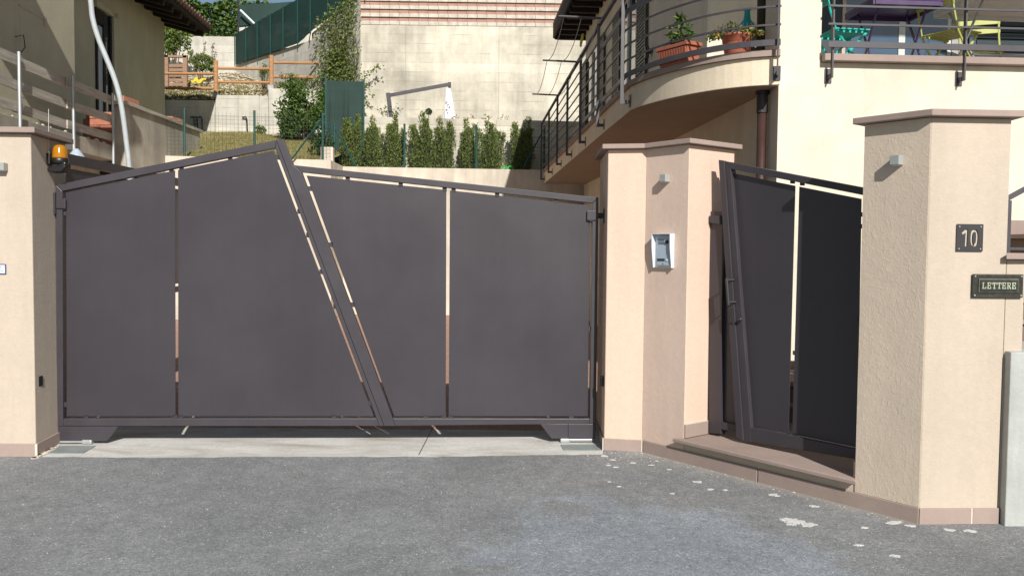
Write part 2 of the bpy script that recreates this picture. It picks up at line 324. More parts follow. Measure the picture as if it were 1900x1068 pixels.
# ------------------------------------------------------------------ mesh helpers
def V(*a): return Vector(a)
class MB:
    def __init__(s): s.v = []; s.f = []
    def add(s, vs, fs):
        n = len(s.v); s.v += [tuple(x) for x in vs]; s.f += [tuple(i + n for i in f) for f in fs]; return s
    def prism(s, pts, vec):                     # closed polygon swept along vec
        vec = Vector(vec); p = [Vector(q) for q in pts]; n = len(p)
        nrm = Vector((0, 0, 0))
        for i in range(n): nrm += p[i].cross(p[(i + 1) % n])
        if nrm.dot(vec) > 0: p.reverse()
        q = [a + vec for a in p]
        fs = [tuple(range(n)), tuple(range(2 * n - 1, n - 1, -1))]
        fs += [(i, i + n, (i + 1) % n + n, (i + 1) % n) for i in range(n)]
        return s.add(p + q, [f for f in fs])
    def box(s, c, size, rz=0.0):
        c = Vector(c); hx, hy, hz = [a / 2 for a in size]; m = Matrix.Rotation(rz, 3, 'Z')
        p = [c + m @ Vector((x, y, -hz)) for x, y in ((-hx, -hy), (hx, -hy), (hx, hy), (-hx, hy))]
        return s.prism(p, (0, 0, 2 * hz))
    def bar(s, a, b, w, h, up=(0, 0, 1)):       # rectangular bar from a to b: w sideways, h along up
        a, b, up = Vector(a), Vector(b), Vector(up); d = (b - a).normalized()
        side = d.cross(up)
        if side.length < 1e-4: side = d.cross(Vector((1, 0, 0)))
        side.normalize(); u2 = side.cross(d)
        p = [a + side * (w / 2 * i) + u2 * (h / 2 * j) for i, j in ((-1, -1), (1, -1), (1, 1), (-1, 1))]
        return s.prism(p, b - a)
    def tube(s, pts, r, n=8, cap=True):
        pts = [Vector(p) for p in pts]; rings = []
        rs = r if isinstance(r, (list, tuple)) else [r] * len(pts)
        ref = None
        for i, p in enumerate(pts):
            d = (pts[min(i + 1, len(pts) - 1)] - pts[max(i - 1, 0)]).normalized()
            if ref is None: ref = d.orthogonal().normalized()
            ref = (ref - d * ref.dot(d)); ref = ref.normalized() if ref.length > 1e-6 else d.orthogonal().normalized()
            w = d.cross(ref)
            rings.append([p + (ref * math.cos(2 * math.pi * k / n) + w * math.sin(2 * math.pi * k / n)) * rs[i] for k in range(n)])
        vs = [q for r_ in rings for q in r_]; fs = []
        for i in range(len(pts) - 1):
            for k in range(n): fs.append((i * n + k, i * n + (k + 1) % n, (i + 1) * n + (k + 1) % n, (i + 1) * n + k))
        if cap: fs.append(tuple(range(n - 1, -1, -1))); fs.append(tuple((len(pts) - 1) * n + k for k in range(n)))
        return s.add(vs, fs)
    def lathe(s, prof, c=(0, 0, 0), n=24, close=True):
        c = Vector(c); vs = []; fs = []
        for (r, z) in prof:
            for k in range(n):
                a = 2 * math.pi * k / n; vs.append(c + Vector((r * math.cos(a), r * math.sin(a), z)))
        for i in range(len(prof) - 1):
            for k in range(n): fs.append((i * n + k, i * n + (k + 1) % n, (i + 1) * n + (k + 1) % n, (i + 1) * n + k))
        if close: fs.append(tuple(range(n - 1, -1, -1))); fs.append(tuple((len(prof) - 1) * n + k for k in range(n)))
        return s.add(vs, fs)
    def quad(s, *p): return s.add(p, [tuple(range(len(p)))])
    def build(s, name, m, parent=None, bevel=0.0, smooth=False, local=False, seg=2):
        me = bpy.data.meshes.new(name); me.from_pydata(s.v, [], s.f); me.update()
        if m: me.materials.append(m)
        if smooth: me.polygons.foreach_set('use_smooth', [True] * len(me.polygons))
        o = bpy.data.objects.new(name, me); COL.objects.link(o)
        if parent:
            o.parent = parent
            if parent.type == 'EMPTY' and not local: o.location = -parent.location
        if bevel:
            b = o.modifiers.new('bevel', 'BEVEL'); b.width = bevel; b.segments = seg; b.limit_method = 'ANGLE'; b.angle_limit = R(40)
        return o

def tag(o, label=None, cat=None, group=None, kind=None):
    if label: o['label'] = label
    if cat: o['category'] = cat
    if group: o['group'] = group
    if kind: o['kind'] = kind
    return o
def thing(name, label, cat, loc=(0, 0, 0), rz=0.0, group=None):
    o = bpy.data.objects.new(name, None); o.empty_display_size = 0.2; COL.objects.link(o)
    o.location = loc; o.rotation_euler = (0, 0, rz); return tag(o, label, cat, group)
def struct(o): o['kind'] = 'structure'; return o
def copy_tree(o, label=None, loc=None, rz=None, scale=None, parent=None):
    c = o.copy(); COL.objects.link(c)
    if parent is not None: c.parent = parent
    if loc is not None: c.location = loc
    if rz is not None: c.rotation_euler = (0, 0, rz)
    if scale is not None: c.scale = scale
    if label: c['label'] = label
    for ch in list(o.children): copy_tree(ch, parent=c)
    return c

def leaves(n, sampler, size, aspect=0.45, up=0.2, seed=1, droop=0.0):
    """n small folded leaves; sampler(rnd) -> (point, outward direction)"""
    rnd = random.Random(seed); mb = MB(); vs, fs = mb.v, mb.f
    for i in range(n):
        p, out = sampler(rnd)
        d = Vector((rnd.gauss(0, 1), rnd.gauss(0, 1), rnd.gauss(0, 1))) * 0.55 + Vector(out) * 0.7 + Vector((0, 0, up - droop))
        if d.length < 1e-3: d = Vector((0, 0, 1))
        d.normalize(); L = size * rnd.uniform(0.6, 1.35)
        w = d.cross(Vector((rnd.gauss(0, 1), rnd.gauss(0, 1), rnd.gauss(0, 1))))
        if w.length < 1e-3: w = d.orthogonal()
        w.normalize(); nn = d.cross(w) * (L * 0.12); w *= L * aspect * 0.5
        p = Vector(p); k = len(vs)
        vs += [tuple(p - d * L * 0.5), tuple(p + w + nn), tuple(p + d * L * 0.5), tuple(p - w + nn)]
        fs += [(k, k + 1, k + 2), (k, k + 2, k + 3)]
    return mb
def twigs(mb, base, tip_list, r0):
    for t in tip_list:
        b = Vector(base); t = Vector(t); mid = b.lerp(t, 0.5) + Vector((random.gauss(0, .04), random.gauss(0, .04), 0.03))
        mb.tube([b, mid, t], [r0, r0 * 0.6, r0 * 0.2], 5)
    return mb

# ------------------------------------------------------------------ ground
def sheet(name, pts, m, kind='structure'):
    mb = MB(); mb.quad(*pts); o = mb.build(name, m); o['kind'] = kind; return o
sheet('ground', [(-300, -300, -0.03), (300, -300, -0.03), (300, 300, -0.03), (-300, 300, -0.03)], M['hill'])
# asphalt road with a slightly ragged edge where it meets the concrete apron
edge = []
for i in range(91):
    x = -6 + i * 0.075
    if x > 0.74: break
    y = at_z(950 + x * FPX / 6.1, 848 - 4 * max(0, min(1, (x + 1.6) / 2.3)), 0.004).y
    edge.append((x, y + random.gauss(0, 0.006) + 0.012 * math.sin(x * 3.1), 0.006))
far = [(0.76, 6.9, 0.006), (9, 6.9, 0.006)]
mb = MB(); mb.v = [(-60, -40, 0.006), (60, -40, 0.006), (60, 6.9, 0.006)] + far[::-1] + edge[::-1] + [(-60, edge[0][1], 0.006)]
mb.f = [tuple(range(len(mb.v)))]
mb.build('asphalt_road', M['asphalt'])['kind'] = 'structure'
sheet('concrete_apron', [(-4.2, 5.6, 0.0), (0.85, 5.6, 0.0), (0.85, 7.05, 0.0), (-4.2, 7.05, 0.0)], M['apron'])
sheet('driveway', [(-8, 7.05, -0.006), (2.3, 7.05, -0.006), (2.3, 19.2, -0.006), (-8, 19.2, -0.006)], M['drive'])
a, b = at_z(808, 785), at_z(777, 843.5)                       # saw cut joint in the apron
mb = MB(); mb.bar((a.x, a.y + 0.3, 0.001), (b.x, b.y, 0.001), 0.006, 0.003); mb.build('apron_joint', M['ink'])['kind'] = 'structure'

# ------------------------------------------------------------------ wall lines around the gates
B = Vector((0.976, 6.32)); e = Vector((0.618, -0.786)); m_ = Vector((0.786, 0.618))
def BC(q, k, z=0.0): p = B + e * q + m_ * k; return Vector((p.x, p.y, z))
A = Vector((0.697, 6.376)); J = BC(0.394, 0).xy; P = BC(1.69, 0).xy; C = BC(2.073, 0).xy; D = Vector((2.70, 4.712))
def offset(poly, d):
    n = len(poly); out = []
    area = sum(poly[i][0] * poly[(i + 1) % n][1] - poly[(i + 1) % n][0] * poly[i][1] for i in range(n))
    s = 1 if area > 0 else -1
    for i in range(n):
        p0, p1, p2 = Vector(poly[i - 1][:2]), Vector(poly[i][:2]), Vector(poly[(i + 1) % n][:2])
        d1 = (p1 - p0).normalized(); d2 = (p2 - p1).normalized()
        n1 = Vector((d1.y, -d1.x)) * s; n2 = Vector((d2.y, -d2.x)) * s
        bis = (n1 + n2).normalized(); out.append(p1 + bis * (d / max(0.3, bis.dot(n1))))
    return out
def poly3(p2, z): return [Vector((p[0], p[1], z)) for p in p2]
def facing(p, q, t0, t1, z0, z1, thick, base=0.0):
    """a flat block on the outside (right hand side walking p->q) of a wall line"""
    p, q = Vector(p[:2]), Vector(q[:2]); d = (q - p).normalized(); n = Vector((d.y, -d.x)); L = (q - p).length
    a, b = p + d * t0, p + d * t1
    return MB().prism([(*(a + n * base), z0), (*(b + n * base), z0), (*(b + n * (base + thick)), z0), (*(a + n * (base + thick)), z0)], (0, 0, z1 - z0))
def plinth_run(parent, p, q, cuts, z0=0.0, z1=0.092, thick=0.013, m='stone', e0=0.0, e1=0.0):
    L = (Vector(q[:2]) - Vector(p[:2])).length; ts = [-e0] + cuts + [L + e1]
    for i in range(len(ts) - 1):
        g = 0.004
        facing(p, q, ts[i] + (g if i else 0), ts[i + 1] - (g if i < len(ts) - 2 else 0), z0, z1, thick).build('plinth_tile', M[m], parent, 0.003)

# left pillar
LP = [(-3.352, 6.03), (-3.415, 6.62), (-5.2, 6.62), (-5.2, 5.98)]
t = thing('gate_pillar', 'tan plastered pillar at the left edge with an amber lamp on its side', 'pillar', (-3.9, 6.3, 0))
MB().prism(poly3(LP, 0), (0, 0, 2.262)).build('shaft', M['plaster_tan'], t, 0.008)
MB().prism(poly3(offset(LP, 0.045), 2.264), (0, 0, 0.038)).build('cap_slab', M['stone'], t, 0.004)
plinth_run(t, (-5.2, 5.98), (-3.352, 6.03), [0.6, 1.2], m='stone', e1=0.013)
plinth_run(t, (-3.352, 6.03), (-3.415, 6.62), [])
facing((-3.352, 6.03), (-3.415, 6.62), -0.016, -0.0132, 0.0, 0.0915, 0.016).build('mortar_joint', M['mortar'], t)
# middle pillar
MP = [tuple(A), tuple(B), tuple(J), tuple(BC(0.394, 0.50).xy), (1.35, 7.12), (0.715, 7.12)]
t = thing('gate_pillar', 'peach plastered angled pillar carrying the white intercom', 'pillar', (1.0, 6.5, 0))
MB().prism(poly3(MP, 0), (0, 0, 2.228)).build('shaft', M['plaster_peach'], t, 0.007)
# the coarser, angled middle face is a second coat a little proud of the shaft
facing(B, J, 0.0, 0.394, 0.094, 2.226, 0.004).build('rough_coat', M['plaster_peach_rough'], t)
MB().prism(poly3(offset(MP, 0.045), 2.230), (0, 0, 0.034)).build('cap_slab', M['stone'], t, 0.004)
plinth_run(t, (0.715, 7.12), A, [], m='stone', e1=0.0)
plinth_run(t, A, B, [])
for p_, q_, tt in ((A, B, -0.010), (A, B, 0.276)):
    facing(p_, q_, tt, tt + 0.008, 0.0, 0.0925, 0.0145).build('mortar_joint', M['mortar'], t)
plinth_run(t, J, BC(0.394, 0.50).xy, [], 0.178, 0.272)
facing(J, BC(0.394, 0.5).xy, 0.0, 0.5, 0.2722, 0.2755, 0.0105).build('mortar_joint', M['mortar'], t)
# low sill under the small gate
t = thing('entrance_step', 'brown stone step below the narrow pedestrian gate', 'step', tuple(BC(1.0, 0.3)))
MB().prism([BC(0.394, 0.002, 0), BC(1.69, 0.002, 0), BC(1.69, 1.2, 0), BC(0.394, 1.2, 0)], (0, 0, 0.144)).build('riser', M['plaster_rough'], t)
MB().prism([BC(0.40, 0.0, 0.146), BC(0.335, -0.055, 0.146), BC(1.725, -0.055, 0.146), BC(1.686, 0.0, 0.146), BC(1.686, 1.25, 0.146), BC(0.40, 1.25, 0.146)], (0, 0, 0.029)).build('tread', M['stone'], t, 0.006)
plinth_run(t, B, C, [0.012, 1.02])
# right pillar with the low wall piece beside it
RP = [tuple(C), tuple(D), (2.72, 5.42), tuple(BC(1.69, 0.62).xy), tuple(P)]
t = thing('gate_pillar', 'tan plastered pillar at the right bearing the number 10', 'pillar', (2.4, 5.1, 0))
MB().prism(poly3(RP, 0), (0, 0, 2.225)).build('shaft', M['plaster_tan'], t, 0.006)
facing(P, C, 0.0, 0.379, 0.094, 2.223, 0.004).build('rough_coat', M['plaster_rough'], t)
MB().prism(poly3(offset(RP, 0.05), 2.227), (0, 0, 0.036)).build('cap_slab', M['stone'], t, 0.004)
plinth_run(t, C, D, [0.29], e0=0.006)
facing(C, D, 0.286, 0.294, 0.0, 0.0915, 0.012).build('mortar_joint', M['mortar'], t)
facing(P, BC(1.69, 0.62).xy, 0.0, 0.05, 0.178, 0.27, -0.014).build('plinth_tile', M['stone'], t, 0.003)
t = thing('low_wall', 'low tan wall stub with a stone ledge beside the letter box', 'wall', (2.75, 4.85, 0))
MB().prism([(2.702, 4.714, 0), (2.805, 4.718, 0), (2.805, 5.4, 0), (2.702, 5.4, 0)], (0, 0, 1.462)).build('wall_body', M['plaster_tan'], t, 0.004)
MB().prism([(2.672, 4.668, 1.464), (2.96, 4.685, 1.464), (2.96, 5.4, 1.464), (2.72, 5.4, 1.464), (2.712, 4.71, 1.464)], (0, 0, 0.034)).build('ledge_slab', M['stone'], t, 0.003)
t = tag(MB().prism([(2.708, 4.655, 0), (4.6, 4.72, 0), (4.6, 5.2, 0), (2.712, 5.0, 0)], (0, 0, 0.962)).build('concrete_wall', M['concrete_block'], None, 0.006),
        'pale grey concrete block wall at the lower right corner', 'wall')

# ------------------------------------------------------------------ driveway gate
GL = Vector((-3.38, 6.40, 0)); gdir = Vector((4.02, 0.22, 0)).normalized(); ng = Vector((gdir.y, -gdir.x, 0))
def GP(px, py, back=0.0): return on_plane(px, py, GL - ng * back, ng)
def gprism(pts, thick, back=0.0): return MB().prism([GP(x, y, back) for x, y in pts], -ng * thick)
def between(a, b, t): return (a[0] + (b[0] - a[0]) * t, a[1] + (b[1] - a[1]) * t)
leafL = thing('driveway_gate_leaf', 'left gate leaf with the high slanted peak beside the amber lamp', 'gate', tuple(GL))
FT = 0.055
gprism([(103.8, 343.3), (115.4, 354.8), (117, 776), (117, 790), (105.2, 790)], FT).build('stile', M['gate_frame'], leafL, 0.003)
gprism([(103.9, 342.9), (512.0, 260.3), (510.7, 274.6), (115.5, 354.4)], FT, 0.001).build('top_rail', M['gate_frame'], leafL, 0.003)
gprism([(117.3, 776.2), (698.6, 776.2), (703.5, 789.6), (117.3, 789.6)], FT).build('bottom_rail', M['gate_frame'], leafL, 0.003)
gprism([(510.9, 274.8), (512.3, 261.0), (712.2, 789.6), (703.7, 789.6), (698.8, 776.0)], FT, 0.004).build('slanted_stile', M['gate_frame'], leafL, 0.003)
PB = 0.02
gprism([(122.5, 357.2), (324.6, 316.3), (325.6, 771.6), (124, 771.6)], 0.006, PB).build('panel', M['gate'], leafL)
gprism([(330.3, 315.2), (507.8, 279.3), (693.6, 771.6), (331, 771.6)], 0.006, PB).build('panel', M['gate'], leafL)
gprism([(105.4, 790.4), (219.5, 790.4), (197.3, 817.6), (105.6, 817.6)], 0.05, 0.002).build('foot_plate', M['gate_frame'], leafL, 0.002)
def tabs(parent, pts, w=8, h=9):
    for x, y in pts:
        p = GP(x, y, 0.018); MB().prism([GP(x - w / 2, y - h / 2, 0.02), GP(x + w / 2, y - h / 2, 0.02), GP(x + w / 2, y + h / 2, 0.02), GP(x - w / 2, y + h / 2, 0.02)], -ng * 0.008).build('spacer_tab', M['gate_frame'], parent)
tabs(leafL, [(217, 335), (318, 314.5), (336.5, 310.5), (427, 292), (515.5, 292), (555.5, 392), (572, 436), (596.5, 504), (622.5, 568), (688, 747), (119.5, 750), (119.5, 395), (160, 774), (325, 774), (336, 774), (620, 774)])
leafR = thing('driveway_gate_leaf', 'right gate leaf sloping down to the peach pillar', 'gate', tuple(GP(1108, 800)))
gprism([(512.6, 260.1), (524.8, 257.8), (543.9, 306.0), (559.4, 319.6), (728.5, 776), (733, 789.6), (712.8, 789.6)], FT, -0.002).build('slanted_stile', M['gate_frame'], leafR, 0.003)
gprism([(544.3, 306.2), (1110.6, 366.3), (1099.3, 376.6), (560.0, 319.4)], FT).build('top_rail', M['gate_frame'], leafR, 0.003)
gprism([(1110.7, 366.8), (1099.4, 376.9), (1094.4, 776.0), (1094.4, 785.6), (1105.7, 785.6)], FT, 0.001).build('stile', M['gate_frame'], leafR, 0.003)
gprism([(729.0, 776.2), (1094.2, 776.2), (1094.2, 785.6), (733.3, 789.4)], FT).build('bottom_rail', M['gate_frame'], leafR, 0.003)
gprism([(568.6, 325.6), (828.3, 352.6), (827.0, 771.4), (731.5, 771.4)], 0.006, PB).build('panel', M['gate'], leafR)
gprism([(834.8, 353.2), (1094.6, 381.4), (1090.4, 771.4), (832.5, 771.4)], 0.006, PB).build('panel', M['gate'], leafR)
gprism([(1002.6, 786.2), (1054, 786.2), (1054, 813), (1023.2, 813)], 0.05, 0.003).build('foot_plate', M['gate_frame'], leafR, 0.002)
gprism([(1054.4, 786.2), (1105.6, 786.2), (1104.8, 813), (1054.4, 813)], 0.05, 0.001).build('foot_plate', M['gate_frame'], leafR, 0.002)
tabs(leafR, [(645, 332), (743.5, 342.5), (825, 351), (841.5, 353), (922.5, 361), (1032, 372.2), (575, 350), (614, 454), (654, 565), (1096, 415), (1095.5, 610), (790, 774), (824, 774), (836, 774), (1060, 774)])
# hinges
def hinge(px, py, wall_x, parent):
    c = GP(px, py, 0.03); s = -1 if wall_x < c.x else 1
    mb = MB(); mb.tube([c + V(s * 0.01, 0, 0), V(wall_x, c.y, c.z)], 0.022, 10)
    h = mb.build('hinge', M['iron'], parent, smooth=False)
    MB().box(V(wall_x - s * 0.008, c.y, c.z), (0.016, 0.10, 0.16 if s < 0 else 0.11)).build('hinge_plate', M['iron'], h, 0.003)
    MB().box(c + V(-s * 0.026, -0.034, 0), (0.07, 0.012, 0.075)).build('hinge_strap', M['gate_frame'], h, 0.004)
hinge(111, 378, -3.392, leafL)
hinge(1103, 400, 0.706, leafR)
# floor motors
def motor(px0, px1, py, label):
    a, b = GP(px0, py, 0.03), GP(px1, py, 0.03)
    t = thing('gate_floor_motor', label, 'gate motor', (a.x, a.y, 0))
    MB().bar((a.x, a.y, 0.020), (b.x, b.y, 0.020), 0.055, 0.020).build('drive_arm', M['galv'], t, 0.004)
    s = 1 if b.x > a.x else -1
    k = MB().box((b.x, b.y, 0.018), (0.075, 0.08, 0.034)).build('pivot_block', M['galv'], t, 0.008)
    MB().lathe([(0.020, 0), (0.020, 0.012), (0.010, 0.016)], (b.x - s * 0.055, b.y, 0.028), 12).build('bolt', M['iron'], t)
    return t
motor(112, 165, 822, 'galvanised floor motor arm under the left gate leaf')
motor(1098, 1048, 819, 'galvanised floor motor arm under the right gate leaf')
def floor_plate(pts, label):
    tag(MB().prism([at_z(x, y, 0.001) for x, y in pts], (0, 0, 0.004)).build('motor_cover_plate', M['zinc']), label, 'floor plate')
floor_plate([(91, 841), (154, 841), (178, 827), (112, 827)], 'grey steel cover plate in the apron before the left gate leaf')
floor_plate([(1046, 835.5), (1117, 835.5), (1107, 825), (1040, 825)], 'grey steel cover plate in the apron beside the peach pillar')

# flashing lamp with aerial on the left pillar
fc = V(-3.33, 6.33, 0); fl_top, fl_mid, fl_bot = 1.5 + (452 - 270) / 1600 * 6.33, 1.5 + (452 - 297) / 1600 * 6.33, 1.5 + (452 - 323) / 1600 * 6.33
t = thing('warning_lamp', 'amber flashing lamp with a wire aerial on the left pillar', 'warning lamp', (fc.x, fc.y, fl_bot))
xs = fc.x + 0.022
MB().lathe([(0.052, fl_mid), (0.052, fl_mid + 0.02), (0.047, fl_top - 0.03), (0.036, fl_top - 0.008), (0.012, fl_top)], (xs, fc.y, 0), 24).build('lens', M['amber'], t, smooth=True)
MB().lathe([(0.050, fl_mid - 0.035), (0.058, fl_mid - 0.02), (0.058, fl_mid + 0.006), (0.053, fl_mid + 0.010)], (xs, fc.y, 0), 24).build('collar', M['black'], t, smooth=True)
mb = MB(); pr = [(-0.075, 0.0), (-0.075, 0.022), (-0.02, 0.030), (0.045, 0.062), (0.062, 0.062), (0.058, 0.022), (0.030, -0.012), (-0.045, -0.014)]
mb.prism([V(xs + x, fc.y - 0.045, fl_bot + z + 0.02) for x, z in pr], (0, 0.09, 0)).build('bracket_base', M['black'], t, 0.010)
mb = MB().box((xs - 0.066, fc.y - 0.03, fl_mid), (0.04, 0.05, 0.085)); mb.build('aerial_socket', M['black'], t, 0.008)
MB().tube([(xs - 0.066, fc.y - 0.03, fl_mid + 0.04), (xs - 0.066, fc.y - 0.03, fl_mid + 0.06)], [0.008, 0.003], 8).build('aerial_foot', M['white_plastic'], t)
MB().tube([(xs - 0.066, fc.y - 0.03, fl_mid + 0.05), (xs - 0.062, fc.y - 0.03, fl_mid + 0.36)], 0.0022, 5).build('aerial', M['galv'], t)
# photocells
tag(MB().box((-3.372, 6.12, 1.5 - (708 - 452) / 1600 * 6.12), (0.03, 0.06, 0.075)).build('photocell', M['black'], None, 0.006), 'small black photocell on the side of the left pillar', 'photocell')
tag(MB().box((0.690, 6.47, 1.5 - (707 - 461) / 1600 * 6.47), (0.03, 0.06, 0.075)).build('photocell', M['black'], None, 0.006), 'small black photocell on the shaded side of the peach pillar', 'photocell')

# cube wall lamps
def cube_lamp(pw, n, px, py, label, size=0.054, depth=0.052):
    p = on_plane(px, py, (pw.x, pw.y, 0), (n.x, n.y, 0)); rz = math.atan2(n.y, n.x)
    t = thing('wall_lamp', label, 'wall lamp', tuple(p), 0, 'small grey cube lamps on the gate pillars')
    d = Vector((n.x, n.y, 0))
    MB().box(p + d * (depth / 2), (depth, size, size), rz).build('housing', M['alu'], t, 0.003)
    MB().box(p + d * (depth / 2) - V(0, 0, size / 2 + 0.001), (depth * 0.7, size * 0.7, 0.004), rz).build('lens', M['white_plastic'], t)
nBC = Vector((-m_.x, -m_.y))
cube_lamp(Vector((-3.352, 6.025)), Vector((0.027, -1)).normalized(), 7, 310, 'grey cube lamp on the left pillar above the small sign')
cube_lamp(B + nBC * 0.004, nBC, 1238, 331, 'grey cube lamp on the peach pillar above the intercom')
cube_lamp(B + nBC * 0.004, nBC, 1668, 298, 'grey cube lamp on the rough face of the right pillar')

# intercom
pi_ = on_plane(1234, 465, (*(B + nBC * 0.004), 0), (*nBC, 0)); nz = Vector((nBC.x, nBC.y, 0)); ez = Vector((e.x, e.y, 0)); zz = V(0, 0, 1)
def IC(a, d, z): return pi_ + ez * a + nz * d + zz * z
t = thing('intercom', 'white video intercom under a rain hood on the peach pillar', 'intercom', tuple(pi_))
W2, H2 = 0.088, 0.122
MB().prism([IC(-W2, 0, -H2), IC(W2, 0, -H2), IC(W2, 0, H2), IC(-W2, 0, H2)], nz * 0.012).build('back_plate', M['white_plastic'], t, 0.004)
for s in (-1, 1):
    MB().prism([IC(s * W2, 0.012, -H2), IC(s * W2, 0.030, -H2), IC(s * W2, 0.048, 0.02), IC(s * W2, 0.050, H2), IC(s * W2, 0.012, H2)], ez * (-s * 0.005)).build('hood_side', M['white_plastic'], t, 0.0015)
MB().prism([IC(-W2, 0.012, H2), IC(W2, 0.012, H2), IC(W2, 0.050, H2), IC(-W2, 0.050, H2)], zz * -0.005).build('hood_top', M['white_plastic'], t, 0.0015)
pn = MB().prism([IC(-0.058, 0.012, -0.105), IC(0.070, 0.012, -0.105), IC(0.070, 0.012, 0.108), IC(-0.058, 0.012, 0.108)], nz * 0.012).build('front_panel', M['blue_grey'], t, 0.003)
mb = MB(); c0 = IC(0.038, 0.026, 0.062); mb.tube([c0 - nz * 0.004, c0 + nz * 0.006], [0.015, 0.012], 16); mb.build('camera_lens', M['black'], pn)
for k in range(4):
    MB().bar(IC(-0.045, 0.0248, 0.078 - 0.010 * k), IC(0.012, 0.0248, 0.078 - 0.010 * k), 0.002, 0.004).build('speaker_slot', M['ink'], pn)
MB().prism([IC(-0.050, 0.0242, -0.072), IC(0.020, 0.0242, -0.072), IC(0.020, 0.0242, -0.056), IC(-0.050, 0.0242, -0.056)], nz * 0.003).build('name_strip', M['ink'], pn)
mb = MB(); c0 = IC(0.042, 0.024, -0.066); mb.tube([c0, c0 + nz * 0.005], 0.007, 12); mb.build('call_button', M['white_plastic'], pn)
MB().bar(IC(-0.058, 0.026, -0.103), IC(0.070, 0.026, -0.103), 0.004, 0.006).build('lower_trim', M['alu'], pn)
mb = MB(); c0 = IC(0.004, 0.024, -0.094); mb.tube([c0, c0 + nz * 0.003], 0.004, 8); mb.build('lock_screw', M['ink'], pn)

# small pictogram sign on the left pillar
nl = Vector((0.027, -1, 0)).normalized(); xl = Vector((1, 0.027, 0)).normalized()
ps = on_plane(0, 499, (-3.352, 6.028, 0), nl)
t = thing('pictogram_sign', 'small blue and white enamel sign cut by the left edge', 'sign', tuple(ps))
def SG(a, d, z): return ps + xl * a + nl * d + V(0, 0, z)
def srect(mb, a0, a1, z0, z1, d0, d1): return mb.prism([SG(a0, d0, z0), SG(a1, d0, z0), SG(a1, d0, z1), SG(a0, d0, z1)], nl * (d1 - d0))
srect(MB(), -0.10, 0.044, -0.036, 0.036, 0.001, 0.006).build('border_plate', M['sign_blue'], t, 0.002)
srect(MB(), -0.094, 0.037, -0.029, 0.029, 0.0062, 0.0075).build('white_field', M['white_plastic'], t)
mb = MB()
for a0, a1, z0, z1 in ((-0.022, 0.014, 0.012, 0.016), (-0.012, -0.008, -0.018, 0.012), (-0.012, 0.006, -0.020, -0.016), (0.010, 0.028, -0.016, -0.013), (0.002, 0.010, -0.004, 0.000), (-0.06, -0.05, -0.02, 0.02), (-0.05, -0.035, -0.004, 0.0)):
    srect(mb, a0, a1, z0, z1, 0.0076, 0.0086)
mb.build('printed_mark', M['sign_blue'], t)

# house number plate: a dark plate with the two figures cut through it
fD = (D - C).normalized(); nD = Vector((fD.y, -fD.x, 0)); fx = Vector((fD.x, fD.y, 0))
pc = on_plane(1798, 441, (*C, 0), nD)
def oval(cx, cy, rx, ry, n=20, pw=2.6):
    r_ = []
    for k in range(n):
        a = 2 * math.pi * k / n; c_, s_ = math.cos(a), math.sin(a)
        r_.append((cx + rx * math.copysign(abs(c_) ** (2 / pw), c_), cy + ry * math.copysign(abs(s_) ** (2 / pw), s_)))
    return r_
def holed_plate(outlines, thick):
    cu = bpy.data.curves.new('plate_outline', 'CURVE'); cu.dimensions = '2D'; cu.fill_mode = 'BOTH'; cu.extrude = thick / 2
    for pts in outlines:
        sp = cu.splines.new('POLY'); sp.points.add(len(pts) - 1); sp.use_cyclic_u = True
        for q, (x, y) in zip(sp.points, pts): q.co = (x, y, 0, 1)
    o = bpy.data.objects.new('tmp', cu); COL.objects.link(o); bpy.context.view_layer.update()
    me = bpy.data.meshes.new_from_object(o.evaluated_get(bpy.context.evaluated_depsgraph_get())); bpy.data.objects.remove(o); return me
one = [(-0.046, 0.026), (-0.022, 0.047), (-0.011, 0.047), (-0.013, -0.047), (-0.026, -0.047), (-0.024, 0.027), (-0.039, 0.016)]
zero_o = oval(0.026, 0, 0.022, 0.047); zero_i = oval(0.026, 0, 0.009, 0.033)
me = holed_plate([[(-0.074, -0.074), (0.074, -0.074), (0.074, 0.074), (-0.074, 0.074)], one, zero_o, zero_i], 0.003)
me.materials.append(M['iron'])
t = thing('house_number_plate', 'square dark metal plate with the number 10 cut out', 'number plate', tuple(pc))
o = bpy.data.objects.new('plate', me); COL.objects.link(o); o.parent = t
rotm = Matrix((fx, V(0, 0, 1), nD)).transposed().to_4x4(); o.matrix_local = Matrix.Translation(nD * 0.0065) @ rotm
for a in (-0.06, 0.06):
    for z in (-0.06, 0.06):
        c0 = pc + fx * a + V(0, 0, z); MB().tube([c0, c0 + nD * 0.011], [0.0045, 0.004], 8).build('screw', M['alu'], t)
MB().bar(pc + fx * 0.024 + V(0, 0, -0.044) + nD * 0.0065, pc + fx * 0.024 + V(0, 0, -0.028) + nD * 0.0065, 0.004, 0.003, nD).build('stencil_bridge', M['iron'], t)

# letter slot plate with raised word
pl = on_plane(1848.5, 530, (2.702, 4.712, 0), nD)
t = thing('letter_box', 'dark bronze letter slot plate lettered LETTERE', 'letter box', tuple(pl))
def LB(a, d, z): return pl + fx * a + nD * d + V(0, 0, z)
def lrect(mb, a0, a1, z0, z1, d0, d1): return mb.prism([LB(a0, d0, z0), LB(a1, d0, z0), LB(a1, d0, z1), LB(a0, d0, z1)], nD * (d1 - d0))
lrect(MB(), -0.142, 0.142, -0.064, 0.064, 0.006, 0.016).build('face_plate', M['brass_dark'], t, 0.003)
fp = lrect(MB(), -0.112, 0.114, -0.036, 0.040, 0.0165, 0.022).build('flap_frame', M['brass'], t, 0.003)
fl = lrect(MB(), -0.104, 0.106, -0.029, 0.033, 0.0222, 0.0265).build('flap', M['brass_dark'], t, 0.002)
lrect(MB(), -0.135, 0.135, -0.059, -0.056, 0.0162, 0.0185).build('edge_bead', M['brass'], t)
